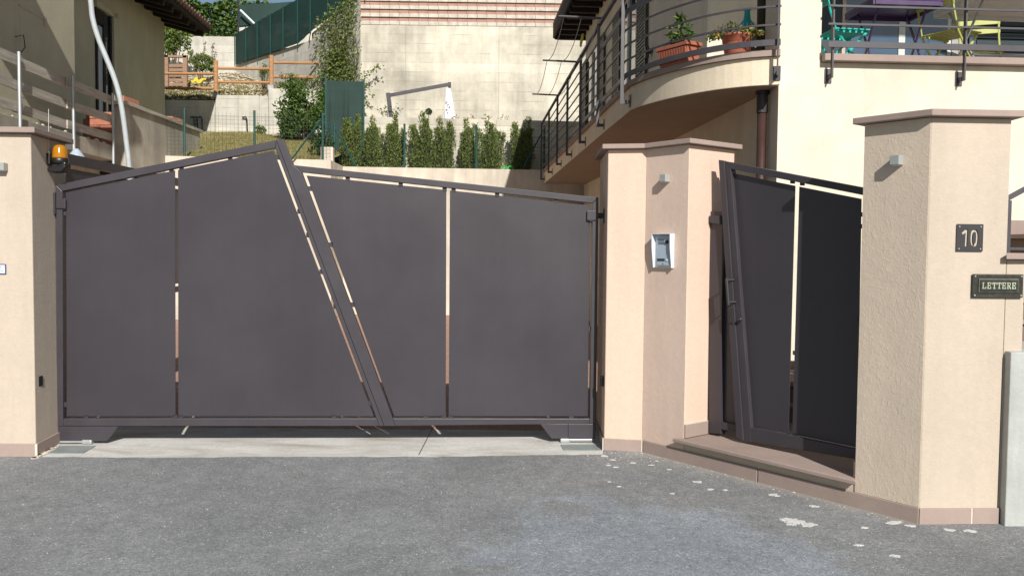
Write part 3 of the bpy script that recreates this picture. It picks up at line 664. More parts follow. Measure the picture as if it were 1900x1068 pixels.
lrect(MB(), -0.135, 0.135, 0.056, 0.059, 0.0162, 0.0185).build('edge_bead', M['brass'], t)
for a in (-0.13, 0.13):
    for z in (-0.052, 0.052):
        MB().tube([LB(a, 0.016, z), LB(a, 0.021, z)], [0.006, 0.004], 8).build('screw', M['alu'], t)
def glyph(ch):
    s = 0.16
    g = {'L': [(0, 0, .16, 1), (-.1, 0, .62, .12), (.5, 0, .62, .34), (-.1, .9, .28, 1)],
         'E': [(0, 0, .16, 1), (-.1, 0, .62, .12), (.5, 0, .62, .32), (-.1, .88, .62, 1), (.5, .7, .62, 1), (.1, .45, .46, .57), (.38, .36, .48, .66)],
         'T': [(.22, 0, .40, 1), (.08, 0, .54, .11), (-.06, .88, .68, 1), (-.06, .64, .06, 1), (.56, .64, .68, 1)],
         'R': [(0, 0, .16, 1), (-.1, 0, .28, .11), (-.1, .89, .46, 1), (.44, .58, .58, .92), (.1, .46, .48, .58)]}
    return g[ch]
x0 = -0.094; gh, gw = 0.034, 0.031
for ch in 'LETTERE':
    mb = MB()
    for i, (a0, z0, a1, z1) in enumerate(glyph(ch)):
        lrect(mb, x0 + a0 * gw, x0 + a1 * gw, -0.015 + z0 * gh, -0.015 + z1 * gh, 0.0266, 0.0300 + 0.00015 * i)
    if ch == 'R': mb.bar(LB(x0 + .28 * gw, 0.0284, -0.015 + .48 * gh), LB(x0 + .60 * gw, 0.0284, -0.015), 0.006, 0.003, nD)
    mb.build('letter', M['verdigris'], fl); x0 += 0.0276

# ------------------------------------------------------------------ pedestrian gate
KP = 0.22
def PP(px, py, back=0.0): q = BC(0, KP + back); return on_plane(px, py, q, (m_.x, m_.y, 0))
mv = Vector((m_.x, m_.y, 0))
def pprism(pts, thick, back=0.0): return MB().prism([PP(x, y, back) for x, y in pts], mv * thick)
t = thing('fixed_gate_post', 'dark steel post with a narrow fixed panel against the peach pillar', 'gate post', tuple(BC(0.45, KP, 0.175)))
pprism([(1315.8, 392), (1341, 392), (1337.5, 781), (1337, 805), (1315.4, 803)], 0.06, 0.02).build('post', M['gate_frame'], t, 0.003)
pprism([(1315.5, 400), (1335, 400), (1335, 416), (1315.5, 413)], 0.05, -0.006).build('strike_plate', M['gate_frame'], t, 0.003)
pprism([(1337.8, 470), (1346, 470), (1372, 790), (1337.8, 783)], 0.006, 0.05).build('fixed_panel', M['gate'], t)
pprism([(1337.8, 782), (1368, 788), (1369, 801), (1337.8, 796)], 0.05, 0.022).build('bottom_rail', M['gate_frame'], t, 0.002)
pprism([(1320, 803.5), (1332, 806), (1331, 812), (1320, 810)], 0.03, 0.03).build('foot', M['gate_frame'], t)
t = thing('pedestrian_gate', 'narrow dark steel pedestrian gate with a slanted edge and pull handle', 'gate', tuple(BC(1.0, KP, 0.175)))
pprism([(1333, 296.5), (1343, 298.9), (1379, 817), (1366, 811.8)], 0.05, -0.022).build('closing_strip', M['gate_frame'], t, 0.003)
pprism([(1343.3, 299.0), (1355.5, 313.6), (1393, 792.3), (1394, 820.0), (1379.3, 817.2)], 0.06, -0.012).build('slanted_stile', M['gate_frame'], t, 0.003)
pprism([(1344.3, 299.2), (1612, 350.2), (1612, 364.3), (1355.8, 313.4)], 0.06, -0.011).build('top_rail', M['gate_frame'], t, 0.003)
pprism([(1393.4, 792.6), (1606, 836), (1606, 854), (1394.4, 819.4)], 0.06, -0.011).build('bottom_rail', M['gate_frame'], t, 0.003)
pprism([(1603, 363), (1614, 365), (1606, 835.6), (1595.2, 833.5)], 0.06, -0.010).build('hinge_stile', M['gate_frame'], t, 0.003)
pprism([(1360.5, 321.5), (1475.2, 344.6), (1462.5, 803.5), (1396.8, 790.5)], 0.006, 0.02).build('panel', M['gate'], t)
pprism([(1483.0, 346.2), (1598.0, 368.8), (1589.5, 829.0), (1470.0, 805.0)], 0.006, 0.02).build('panel', M['gate'], t)
for x, y in ((1470, 336.5), (1488, 340), (1600.5, 398), (1600.0, 420), (1594.5, 590), (1464, 806), (1474, 808)):
    pprism([(x - 4, y - 4.5), (x + 4, y - 4.0), (x + 4, y + 4.5), (x - 4, y + 4.0)], 0.008, 0.02).build('spacer_tab', M['gate_frame'], t)
h0, h1 = PP(1361.5, 519, -0.015), PP(1365.5, 560, -0.015)
mb = MB(); mb.tube([h0, h0 - mv * 0.055 - V(e.x, e.y, 0) * 0.02], 0.007, 8); mb.tube([h1, h1 - mv * 0.055 - V(e.x, e.y, 0) * 0.02], 0.007, 8)
mb.tube([h0 - mv * 0.055 - V(e.x, e.y, 0) * 0.02 + V(0, 0, 0.012), h1 - mv * 0.055 - V(e.x, e.y, 0) * 0.02 - V(0, 0, 0.02)], 0.010, 10); mb.build('pull_handle', M['iron'], t)
pprism([(1350, 574), (1359, 575.5), (1361, 599), (1352, 597.5)], 0.006, -0.032).build('lock_plate', M['iron'], t, 0.001)
c0 = PP(1377, 591.5, -0.012); MB().lathe([(0.004, 0), (0.012, 0.004), (0.014, 0.012), (0.010, 0.02), (0.003, 0.024)], c0 - V(0, 0, 0.012) - mv * 0.02, 12).build('knob', M['iron'], t, smooth=True)

# dark side fence behind the left pillar, running back along the drive
t = thing('side_fence', 'dark steel panel fence receding behind the amber lamp', 'fence', (-3.62, 8, 0))
def SF(y, z, d=0.0): return V(-3.60 - 0.03 * (y - 7) + d, y, z)
for z0, z1, nm in ((2.14, 2.22, 'top_rail'), (0.99, 1.05, 'bottom_rail')):
    MB().prism([SF(6.75, z0), SF(13.0, z0), SF(13.0, z1), SF(6.75, z1)], (0.05, 0, 0)).build(nm, M['gate_frame'], t, 0.003)
for y0 in (6.75, 8.3, 9.9, 11.5, 12.95): MB().prism([SF(y0, 0, .004), SF(y0 + 0.05, 0, .004), SF(y0 + 0.05, 2.138, .004), SF(y0, 2.138, .004)], (0.042, 0, 0)).build('fence_post', M['gate_frame'], t)
for y0 in (6.83, 8.38, 9.98, 11.58): MB().prism([SF(y0, 1.08, .02), SF(y0 + 1.44, 1.08, .02), SF(y0 + 1.44, 2.105, .02), SF(y0, 2.105, .02)], (0.006, 0, 0)).build('panel', M['gate'], t)

# ------------------------------------------------------------------ the cream house on the right
ua = math.atan2(0.06, 1.0); u = Vector((math.cos(ua), math.sin(ua), 0)); v_ = Vector((-math.sin(ua), math.cos(ua), 0))
H0 = Vector((2.25, 7.40, 0))
def H(a, b, z=0.0): return H0 + u * a + v_ * b + V(0, 0, z)
def hbox(mb, a0, a1, b0, b1, z0, z1): return mb.prism([H(a0, b0, z0), H(a1, b0, z0), H(a1, b1, z0), H(a0, b1, z0)], (0, 0, z1 - z0))
house = thing('cream_house', 'cream rendered two storey house with a curved balcony at right', 'house', tuple(H(3, 5)))
FL, BE = 3.10, 11.6
hbox(MB(), 0, 7.2, 0, BE, -0.01, FL).build('lower_wall', M['plaster_cream'], house)
hbox(MB(), 0.0, 7.2, 2.2, BE, FL, 6.25).build('upper_wall', M['plaster_cream'], house, 0.008)
hbox(MB(), 0.0, 0.36, 0.0, 0.36, FL, 5.9).build('pier', M['plaster_cream'], house)
hbox(MB(), 6.3, 6.65, 0.003, 0.36, FL + 0.002, 5.9).build('pier', M['plaster_cream'], house, 0.006)
hbox(MB(), 0.003, 6.65, -0.0, 2.198, 5.902, 6.25).build('porch_beam', M['plaster_cream'], house)
rf = hbox(MB(), -0.62, 7.8, -1.25, BE + 0.55, 6.26, 6.34).build('roof', M['wood_dark'], house)
mb = MB()
for i in range(31):
    b0 = -1.2 + i * 0.44
    hbox(mb, -0.58, 7.7, b0, b0 + 0.10, 6.13, 6.258)
mb.build('rafters', M['wood_dark'], rf)
hbox(MB(), -0.66, -0.621, -1.27, BE + 0.57, 6.18, 6.42).build('eave_board', M['wood_dark'], rf)
hbox(MB(), -0.62, 7.8, BE + 0.551, BE + 0.59, 6.16, 6.42).build('gable_board', M['wood_dark'], rf)
hbox(MB(), -0.66, 7.9, -1.28, BE + 0.6, 6.425, 6.52).build('tiles', M['tile'], rf)
# front terrace coping
hbox(MB(), 0.365, 7.2, -0.075, 0.16, FL + 0.003, FL + 0.062).build('coping', M['stone'], house, 0.006)
hbox(MB(), 0.37, 7.2, 0.165, 2.199, FL + 0.003, FL + 0.045).build('terrace_floor', M['stone'], house)
# curved + side balcony slab
ctl = [(2.235, 7.32), (2.02, 7.395), (1.82, 7.53), (1.66, 7.70), (1.525, 7.89), (1.41, 8.09), (1.315, 8.30), (1.24, 8.50), (1.178, 8.72)]
def catmull(pts, k=4):
    out = []
    for i in range(len(pts) - 1):
        p0, p1, p2, p3 = [Vector(pts[max(0, min(len(pts) - 1, j))]) for j in (i - 1, i, i + 1, i + 2)]
        for s in range(k):
            t_ = s / k; out.append(0.5 * ((2 * p1) + (p2 - p0) * t_ + (2 * p0 - 5 * p1 + 4 * p2 - p3) * t_ ** 2 + (3 * p1 - p0 - 3 * p2 + p3) * t_ ** 3))
    out.append(Vector(pts[-1])); return out
curve = catmull(ctl, 3)
side = [Vector((1.605 - 0.05 * y, y)) for y in (10.2, 12, 14, 16, 18, 18.7)]
outer = curve + side
def wall_a0(y): return Vector((H(0.0, (y - 7.4) / v_.y).x, y))
inner = [wall_a0(18.7), wall_a0(7.42)]
Z0, Z1 = 2.895, 3.125
slabp = [(p.x, p.y) for p in outer] + [(p.x - 0.004, p.y) for p in inner]
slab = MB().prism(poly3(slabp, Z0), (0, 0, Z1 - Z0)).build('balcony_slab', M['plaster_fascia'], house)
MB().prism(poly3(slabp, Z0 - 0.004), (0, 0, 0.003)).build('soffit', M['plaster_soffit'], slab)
mbc = MB()
def band(mb, line, d0, d1, z0, z1, closed=False):
    """flat strip following a plan line, between offsets d0..d1 to its outside"""
    n = len(line); L, Rr = [], []
    for i, p in enumerate(line):
        t_ = (line[min(i + 1, n - 1)] - line[max(i - 1, 0)]).normalized(); nn = Vector((-t_.y, t_.x)) * -1
        nn = Vector((-t_.y, t_.x)); nn = -nn if nn.y > 0 and abs(t_.x) > abs(t_.y) else nn
        if nn.x > 0 and abs(t_.y) >= abs(t_.x): nn = -nn
        L.append(p + nn * d0); Rr.append(p + nn * d1)
    vs = [V(p.x, p.y, z) for z in (z0, z1) for p in L] + [V(p.x, p.y, z) for z in (z0, z1) for p in Rr]
    fs = []
    for i in range(n - 1):
        a, b, c, d = i, n + i, 2 * n + i, 3 * n + i
        fs += [(c, c + 1, d + 1, d), (a, b, b + 1, a + 1), (b, d, d + 1, b + 1), (a, a + 1, c + 1, c)]
    fs += [(0, 2 * n, 3 * n, n), (n - 1, 2 * n - 1, 4 * n - 1, 3 * n - 1)]
    return mb.add(vs, fs)
band(mbc, outer, -0.22, 0.03, Z1 + 0.002, Z1 + 0.055).build('coping', M['stone'], slab)
# railing round the balcony: handrail with five bars and a broad bottom bar
rl = band(MB(), outer, 0.045, 0.085, 4.155, 4.185).build('railing', M['rail'], house)
for z in (3.99, 3.835, 3.68, 3.525, 3.375):
    band(MB(), outer, 0.056, 0.070, z - 0.008, z + 0.008).build('rail_bar', M['rail'], rl)
band(MB(), curve + side[:1], 0.052, 0.066, 3.84, 3.885).build('broad_bar', M['rail'], rl)
band(MB(), outer, 0.052, 0.068, 3.205, 3.255).build('bottom_bar', M['rail'], rl)
def post(p, nrm, parent, ztop=4.17):
    q = Vector((p.x, p.y, 0)) + Vector((nrm.x, nrm.y, 0)) * 0.080; n3 = Vector((nrm.x, nrm.y, 0)); t3 = Vector((-nrm.y, nrm.x, 0))
    o = MB().prism([q - t3 * 0.006 - n3 * 0.018 + V(0, 0, 2.955), q + t3 * 0.006 - n3 * 0.018 + V(0, 0, 2.955), q + t3 * 0.006 + n3 * 0.018 + V(0, 0, 2.955), q - t3 * 0.006 + n3 * 0.018 + V(0, 0, 2.955)], (0, 0, ztop - 2.955)).build('railing_post', M['rail'], parent)
    MB().bar(q + V(0, 0, 2.975) - n3 * 0.019, q + V(0, 0, 2.975) - n3 * 0.074, 0.02, 0.035).build('post_arm', M['rail'], o)
    MB().bar(q + V(0, 0, 2.925) - n3 * 0.076, q + V(0, 0, 3.045) - n3 * 0.076, 0.06, 0.008, n3).build('post_plate', M['rail'], o)
for y in (8.75, 10.4, 12.05, 13.65, 15.2, 16.8, 18.5): post(Vector((1.605 - 0.05 * y, y)), Vector((-1, -0.05)).normalized(), rl)
post(Vector((2.21, 7.325)), Vector((-0.25, -0.97)).normalized(), rl)
# front terrace railing
fr = hbox(MB(), 0.40, 7.2, -0.135, -0.095, 4.155, 4.185).build('railing', M['rail'], house)
for z in (3.995, 3.845, 3.695, 3.545, 3.395): hbox(MB(), 0.372, 7.2, -0.122, -0.108, z - 0.008, z + 0.008).build('rail_bar', M['rail'], fr)
hbox(MB(), 0.372, 7.2, -0.124, -0.106, 3.203, 3.253).build('bottom_bar', M['rail'], fr)
for a_ in (0.425, 1.575, 2.73, 3.9, 5.1): post(H(a_, 0).xy, Vector((u.y, -u.x)), fr)
# doors and windows of the upper floor, behind the terrace
def opening(a0, a1, z0, z1, bf=2.2): pass
hbox(MB(), 1.20, 1.49, 2.150, 2.197, FL + 0.05, 5.55).build('shutter', M['teal_dark'], house)
dr = hbox(MB(), 1.50, 2.75, 2.165, 2.196, FL + 0.05, 5.6).build('terrace_door', M['curtain'], house)
for a0, a1 in ((1.54, 2.135), (2.215, 2.70)): hbox(MB(), a0, a1, 2.150, 2.163, FL + 0.07, 5.5).build('pane', M['glass'], dr)
hbox(MB(), 2.138, 2.210, 2.140, 2.163, FL + 0.052, 5.58).build('mullion', M['curtain'], dr)
hbox(MB(), 1.495, 1.535, 2.142, 2.163, FL + 0.052, 5.58).build('jamb', M['plaster_tan'], dr)
hbox(MB(), 2.755, 2.93, 2.155, 2.196, FL + 0.05, 5.6).build('door_post', M['alu'], house)
d2 = hbox(MB(), 2.94, 5.4, 2.165, 2.196, FL + 0.05, 5.6).build('louvred_door', M['glass_dark'], house)
for a0, a1 in ((2.945, 3.02), (3.62, 3.75), (4.4, 4.5), (5.3, 5.39)): hbox(MB(), a0, a1, 2.135, 2.163, FL + 0.052, 5.58).build('door_stile', M['glass'], d2)
for k in range(34): hbox(MB(), 3.03, 3.61, 2.135, 2.158, FL + 0.08 + 0.07 * k, FL + 0.125 + 0.07 * k).build('louvre', M['teal_dark'], d2)
# side windows with open shutters
for i, (b0, b1) in enumerate(((5.9, 7.3), (9.6, 11.2))):
    w = hbox(MB(), -0.012, -0.001, b0, b1, FL + 0.06, 5.5).build('window', M['glass_dark'], house)
    hbox(MB(), -0.045, -0.013, b0, b0 + 0.06, FL + 0.06, 5.5).build('window_frame', M['curtain'], w)
    hbox(MB(), -0.045, -0.013, (b0 + b1) / 2 - 0.03, (b0 + b1) / 2 + 0.03, FL + 0.06, 5.5).build('window_frame', M['curtain'], w)
    for s0, s1 in ((b0 - 0.68, b0 - 0.02), (b1 + 0.02, b1 + 0.68)):
        mb = MB()
        hbox(mb, -0.05, -0.014, s0, s0 + 0.06, FL + 0.07, 5.48); hbox(mb, -0.05, -0.014, s1 - 0.06, s1, FL + 0.07, 5.48)
        for k in range(46): hbox(mb, -0.046, -0.018, s0 + 0.062, s1 - 0.062, FL + 0.08 + 0.052 * k, FL + 0.11 + 0.052 * k)
        mb.build('shutter', M['shutter'], w)
hbox(MB(), -0.10, -0.001, 3.0, 3.09, 3.88, 4.02).build('wall_light', M['iron'], house, 0.01)
mb = MB(); hbox(mb, -0.07, -0.001, 4.9, 5.06, 4.28, 4.32); hbox(mb, -0.10, -0.05, 4.93, 5.03, 4.2, 4.36); mb.build('shutter_hook', M['iron'], house)
# rain pipes
pp = H(-0.062, 0.22, 0)
dp = MB().tube([V(pp.x, pp.y, 0), V(pp.x, pp.y, 2.80)], 0.040, 16).build('downpipe', M['copper'], house, smooth=True)
MB().tube([V(pp.x, pp.y, 2.70), V(pp.x, pp.y, 2.86)], 0.048, 16).build('pipe_collar', M['iron'], dp)
MB().tube([V(pp.x, pp.y, 2.862), V(pp.x, pp.y, 2.888)], 0.060, 16).build('pipe_flange', M['iron'], dp)
pp2 = H(0.02, 0.50, 0)
dp2 = MB().tube([V(pp2.x, pp2.y, 3.15), V(pp2.x, pp2.y, 5.9)], 0.048, 14).build('downpipe', M['shutter'], house, smooth=True)
p3 = H(0.16, 0.50, 0); MB().tube([V(p3.x, p3.y, 3.15), V(p3.x, p3.y, 5.9)], 0.014, 8).build('thin_pipe', M['copper'], house)
hbox(MB(), 0.07, 0.30, 0.44, 0.58, 3.15, 5.9).build('pipe_casing', M['stone_dark'], house)

# clothes line rack on the side railing
t = thing('clothes_rack', 'metal clothes line rack sticking out from the side balcony railing', 'clothes rack', (1.0, 12.5, 4.1))
rods = []
for y, z, L in ((10.3, 4.21, 0.50), (12.5, 4.17, 0.50), (15.1, 4.15, 0.46)):
    x = 1.605 - 0.05 * y - 0.07; p0, p1 = V(x + 0.02, y, z), V(x - L, y, z + 0.02)
    MB().tube([p0, p1], 0.014, 8).build('rod', M['rail'], t); rods.append((p0, p1))
for k in range(3):
    f_ = 0.12 + 0.40 * k
    for (a0, a1), (b0, b1) in zip(rods[:-1], rods[1:]):
        s0, s1 = a1.lerp(a0, f_), b1.lerp(b0, f_)
        MB().tube([s0.lerp(s1, q) - V(0, 0, 0.13 * 4 * q * (1 - q)) for q in [i / 8 for i in range(9)]], 0.005, 4).build('cord', M['galv'], t)
pk = rods[0][1].lerp(rods[0][0], 0.52)
MB().bar(pk + V(0, 0.1, -0.30), pk + V(0.04, 0.3, -0.14), 0.02, 0.05).build('peg', M['leaf_light'] if False else M['yellow'], t)

# steps up to the house behind the right pillar
t = thing('stone_steps', 'brown stone steps rising to the right behind the numbered pillar', 'steps', (2.4, 6.9, 0))
for i in range(11):
    x0 = 0.95 + 0.285 * i; z = 0.165 * i
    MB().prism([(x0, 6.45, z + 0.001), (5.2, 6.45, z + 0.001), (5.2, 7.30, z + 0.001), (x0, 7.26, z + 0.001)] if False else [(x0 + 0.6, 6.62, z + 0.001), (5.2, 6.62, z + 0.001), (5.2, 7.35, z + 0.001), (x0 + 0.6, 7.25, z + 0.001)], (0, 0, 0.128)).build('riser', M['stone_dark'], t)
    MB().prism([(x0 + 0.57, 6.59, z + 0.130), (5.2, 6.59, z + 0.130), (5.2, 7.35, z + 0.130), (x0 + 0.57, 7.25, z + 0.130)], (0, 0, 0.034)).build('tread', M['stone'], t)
t = thing('stair_handrail', 'dark metal handrail climbing the stone steps at the right edge', 'handrail', (3.7, 6.5, 1.5))
p0, p1 = at_y(1850, 378.5, 6.5), at_y(1925, 338, 6.5)
MB().bar(p0, p1, 0.03, 0.035).build('handrail', M['rail'], t)
q0 = at_y(1872, 367, 6.5); MB().bar(q0 - V(0, 0, 0.75), q0 - V(0, 0, 0.02), 0.03, 0.03, (1, 0, 0)).build('railing_post', M['rail'], t)
MB().bar(V(p0.x, 6.5, q0.z - 0.38), V(p1.x, 6.5, q0.z - 0.38), 0.02, 0.02).build('lower_bar', M['rail'], t)
hbox(MB(), 1.2, 7.0, -0.030, -0.003, 0.02, 1.78).build('stone_skirting', M['stone'], house)

# ---- pots on the curved balcony
def trough(label, p0, p1, z, h=0.20, wt=0.20, wb=0.15):
    p0, p1 = Vector(p0), Vector(p1); d = (p1 - p0).normalized(); s = Vector((-d.y, d.x)); c = (p0 + p1) / 2; L = (p1 - p0).length / 2
    t = thing('planter_box', label, 'planter', (c.x, c.y, z))
    def Q(a, b, zz_): q = c + d * a + s * b; return V(q.x, q.y, z + zz_)
    mb = MB(); lo = [Q(-L * .88, -wb / 2, 0), Q(L * .88, -wb / 2, 0), Q(L * .88, wb / 2, 0), Q(-L * .88, wb / 2, 0)]; hi = [Q(-L * .96, -wt * .47, h * .82), Q(L * .96, -wt * .47, h * .82), Q(L * .96, wt * .47, h * .82), Q(-L * .96, wt * .47, h * .82)]
    mb.add(lo + hi, [(3, 2, 1, 0)] + [(i, (i + 1) % 4, 4 + (i + 1) % 4, 4 + i) for i in range(4)] + [(4, 5, 6, 7)])
    mb.build('body', M['terracotta'], t, 0.006)
    mb = MB()
    for sgn in (1, -1):
        for k in range(11):
            a = -L * .82 + k * L * .164
            mb.prism([Q(a - .010, sgn * wb * .5, 0.015), Q(a + .010, sgn * wb * .5, 0.015), Q(a + .012, sgn * wt * .475, h * .78), Q(a - .012, sgn * wt * .475, h * .78)], V(s.x, s.y, 0) * sgn * 0.012)
    mb.build('ribs', M['terracotta'], t)['kind'] = 'stuff'
    mb = MB(); ro, ri = [(-L, -wt / 2), (L, -wt / 2), (L, wt / 2), (-L, wt / 2)], None
    for a0, a1, b0, b1 in ((-L, L, -wt / 2 - .012, -wt / 2 + .014), (-L, L, wt / 2 - .014, wt / 2 + .012), (-L - .012, -L + .014, -wt / 2, wt / 2), (L - .014, L + .012, -wt / 2, wt / 2)):
        mb.prism([Q(a0, b0, h * .83), Q(a1, b0, h * .83), Q(a1, b1, h * .83), Q(a0, b1, h * .83)], (0, 0, h * .19))
    mb.build('rim', M['terracotta'], t, 0.004)
    MB().prism([Q(-L * .95, -wt * .45, h * .83), Q(L * .95, -wt * .45, h * .83), Q(L * .95, wt * .45, h * .83), Q(-L * .95, wt * .45, h * .83)], (0, 0, 0.02)).build('soil', M['soil'], t)
    return t
PZ = Z1 + 0.056
trough('terracotta ribbed planter box on the curved balcony edge', (1.395, 8.15), (1.615, 7.81), PZ, 0.172, 0.17, 0.13)
sb = V(1.515, 7.975, PZ + 0.13)
def sprout(rnd):
    h = rnd.random(); a = rnd.uniform(0, 6.28); r = 0.03 + 0.09 * math.sin(min(1, h * 1.2) * math.pi) * rnd.uniform(0.5, 1)
    return sb + V(r * math.cos(a), r * math.sin(a), 0.02 + 0.30 * h), V(math.cos(a), math.sin(a), 0.2)
t = thing('potted_plant', 'small upright leafy plant growing in the planter box', 'plant', tuple(sb))
MB().tube([sb, sb + V(0.01, 0, 0.3)], [0.007, 0.003], 6).build('stem', M['leaf_mid'], t)
leaves(130, sprout, 0.085, 0.36, 0.15, 4, 0.1).build('leaves', M['leaf_mid'], t)
pc_ = V(1.985, 7.77, PZ); PS = 0.78
t = thing('flower_pot', 'large round terracotta flower pot beside the planter box', 'flower pot', tuple(pc_))
MB().lathe([(r_ * PS, z_ * PS) for r_, z_ in ((0.12, 0.012), (0.135, 0.02), (0.155, 0.17), (0.160, 0.20), (0.168, 0.205), (0.172, 0.255), (0.185, 0.262), (0.187, 0.285), (0.17, 0.288), (0.165, 0.25), (0.02, 0.245))], pc_, 36).build('pot', M['terracotta'], t, smooth=True)
MB().lathe([(r_ * PS, z_ * PS) for r_, z_ in ((0.15, 0.0), (0.185, 0.022), (0.19, 0.03), (0.17, 0.028))], pc_, 36).build('saucer', M['terracotta'], t, smooth=True)
def fl_(rnd):
    a = rnd.uniform(0, 6.28); r = 0.25 * math.sqrt(rnd.random()); return pc_ + V(r * math.cos(a) * (1.1 if math.cos(a) < 0 else .9), r * math.sin(a), 0.23 + 0.05 * rnd.random() - 0.35 * max(0, r - .13) + .03 * math.cos(a * 3)), V(math.cos(a), math.sin(a), 0.2)
t = thing('potted_flowers', 'drooping small yellow flowers spilling over the round pot', 'plant', tuple(pc_ + V(0, 0, .29)))
leaves(330, fl_, 0.045, 0.5, 0.1, 9, 0.2).build('leaves', M['leaf_ivy'], t)
leaves(34, fl_, 0.036, 0.95, 0.5, 12).build('flowers', M['flower'], t)
vc = H(0.02, 0.86, PZ) + V(-0.02, 0, 0.22)
t = thing('glass_vase', 'turquoise long necked vase behind the round flower pot', 'vase', tuple(vc))
MB().lathe([(0.05, 0), (0.10, 0.03), (0.115, 0.08), (0.115, 0.16), (0.075, 0.22), (0.034, 0.27), (0.026, 0.34), (0.032, 0.36)], vc, 24).build('vase_body', M['turquoise'], t, smooth=True)
mb = MB()
for k in range(14):
    a = k * 2 * math.pi / 14; mb.tube([vc + V(r * math.cos(a), r * math.sin(a), z) for r, z in ((0.118, 0.08), (0.118, 0.16), (0.079, 0.22))], 0.006, 4)
mb.build('ribs', M['white_plastic'], t)['kind'] = 'stuff'
MB().box(vc - V(0, 0, 0.11), (0.16, 0.16, 0.215)).build('stand', M['stone_dark'], t)

# ---- terrace furniture (built at the origin, then set down on the terrace)
TZ = FL + 0.046
def chair(name, label, m, loc, rz):
    t = thing(name, label, 'chair', loc, rz)
    for s in (-1, 1):
        MB().tube([(s * .19, .24, 0), (s * .19, .02, .24), (s * .19, -.14, .44), (s * .185, -.20, .62), (s * .185, -.25, .82)], 0.011, 6).build('back_leg', M[m], t, local=True)
        MB().bar((s * .165, -.22, 0.0), (s * .165, .18, .43), 0.012, 0.022).build('front_leg', M[m], t, local=True)
    for k in range(6):
        MB().box((0, -.13 + .062 * k, .452), (.40, .045, .014)).build('seat_slat', M[m], t, 0.005, local=True)
    for z, y in ((.80, -.246), (.70, -.222)):
        MB().bar((-.20, y, z), (.20, y, z), 0.014, 0.058, (0, -.25, 1)).build('back_slat', M[m], t, 0.005, local=True)
    for s in (-1, 1): MB().bar((s * .15, -.15, .438), (s * .15, .20, .438), 0.012, 0.02).build('seat_rail', M[m], t, local=True)
    return t
def table(name, label, m, mleg, loc, rz, w=.68, d=.60, h=.72):
    t = thing(name, label, 'table', loc, rz)
    top = MB().box((0, 0, h - .012), (w, d, .024)).build('tabletop', M[m], t, 0.006, local=True)
    for s in (-1, 1): MB().box((s * (w / 2 - .012), 0, h - .045), (.02, d - .02, .04)).build('skirt', M[m], top)
    for s in (-1, 1): MB().box((0, s * (d / 2 - .012), h - .045), (w - .05, .02, .04)).build('skirt', M[m], top)
    for s in (-1, 1):
        MB().bar((s * (w / 2 - .09), -d * .36, 0), (s * (w / 2 - .09), d * .34, h - .03), 0.012, 0.022).build('leg', M[mleg], t, local=True)
        MB().bar((s * (w / 2 - .105), d * .36, 0), (s * (w / 2 - .105), -d * .34, h - .03), 0.012, 0.022).build('leg', M[mleg], t, local=True)
    MB().tube([(-w / 2 + .09, -d * .19, .20), (w / 2 - .09, -d * .19, .20)], 0.009, 6).build('stretcher', M[mleg], t, local=True)
    return t
def TP(px, Y): p = at_y(px, 300, Y); return (p.x, p.y, TZ)
def TQ(px, b):      # foot point on the terrace at depth b seen in column px
    for i in range(200):
        a = i * 0.03; q = H(a, b)
        if 950 + q.x / q.y * FPX >= px: return (q.x, q.y, TZ)
chair('folding_chair', 'turquoise slatted folding chair behind the left terrace post', 'turquoise', TQ(1541, 1.0), R(-82))
table('bistro_table', 'purple folding bistro table on the terrace', 'purple', 'purple', TQ(1640, 0.98), R(4))
chair('folding_chair', 'chartreuse folding chair seen sideways beside the purple table', 'chartreuse', TQ(1742, 0.92), R(-62))
chair('folding_chair', 'chartreuse folding chair tucked behind the white table', 'chartreuse', TQ(1806, 1.55), R(160))
table('garden_table', 'white rectangular folding table at the right end of the terrace', 'table_white', 'galv', TQ(1858, 0.78), R(6), 1.15, .75)

# ------------------------------------------------------------------ the olive house on the left and its terrace
def LX(x0, y): return x0 - 0.055 * (y - 14.88)
def lprism(mb, x0, y0, y1, z0, z1, depth, z0b=None, z1b=None):
    """wall slab whose outer face (towards +x) follows the house direction"""
    return mb.prism([V(LX(x0, y0), y0, z0), V(LX(x0, y1), y1, z0), V(LX(x0 - depth, y1), y1, z0), V(LX(x0 - depth, y0), y0, z0)], (0, 0, z1 - z0))
lh = thing('olive_house', 'olive rendered house under construction with dark timber eaves at left', 'house', (-10, 17, 0))
lprism(MB(), -7.50, 8.0, 14.88, -0.01, 8.6, 5.0).build('front_wall', M['plaster_olive'], lh)
lprism(MB(), -8.25, 14.885, 21.48, -0.01, 7.06, 5.0).build('side_wall', M['plaster_olive'], lh)
lprism(MB(), -5.95, 9.45, 11.85, 6.25, 6.45, 1.55).build('upper_balcony', M['plaster_olive'], lh)
nn_ = lprism(MB(), -7.497, 13.08, 13.78, 3.7, 5.03, 0.012).build('filled_opening', M['plaster_olive'], lh)
mb = MB(); lprism(mb, -7.485, 13.05, 13.80, 5.03, 5.052, 0.014); lprism(mb, -7.47, 13.80, 13.85, 4.93, 5.055, 0.029); mb.build('lintel_strip', M['plaster_tan'], nn_)
mb = MB(); p = V(LX(-7.48, 12.9), 12.9, 4.55); mb.tube([p, p + V(.05, .12, .05), p + V(.05, .16, -.12), p + V(.02, .05, -.26)], 0.008, 5); mb.build('loose_cable', M['iron'], lh)
w = lprism(MB(), -8.245, 17.46, 18.22, 3.2, 6.22, 0.02).build('window', M['glass_dark'], lh)
lprism(MB(), -8.215, 17.46, 17.53, 3.2, 6.22, 0.028).build('window_frame', M['wood_dark'], w)
lprism(MB(), -8.215, 18.15, 18.22, 3.2, 6.22, 0.028).build('window_frame', M['wood_dark'], w)
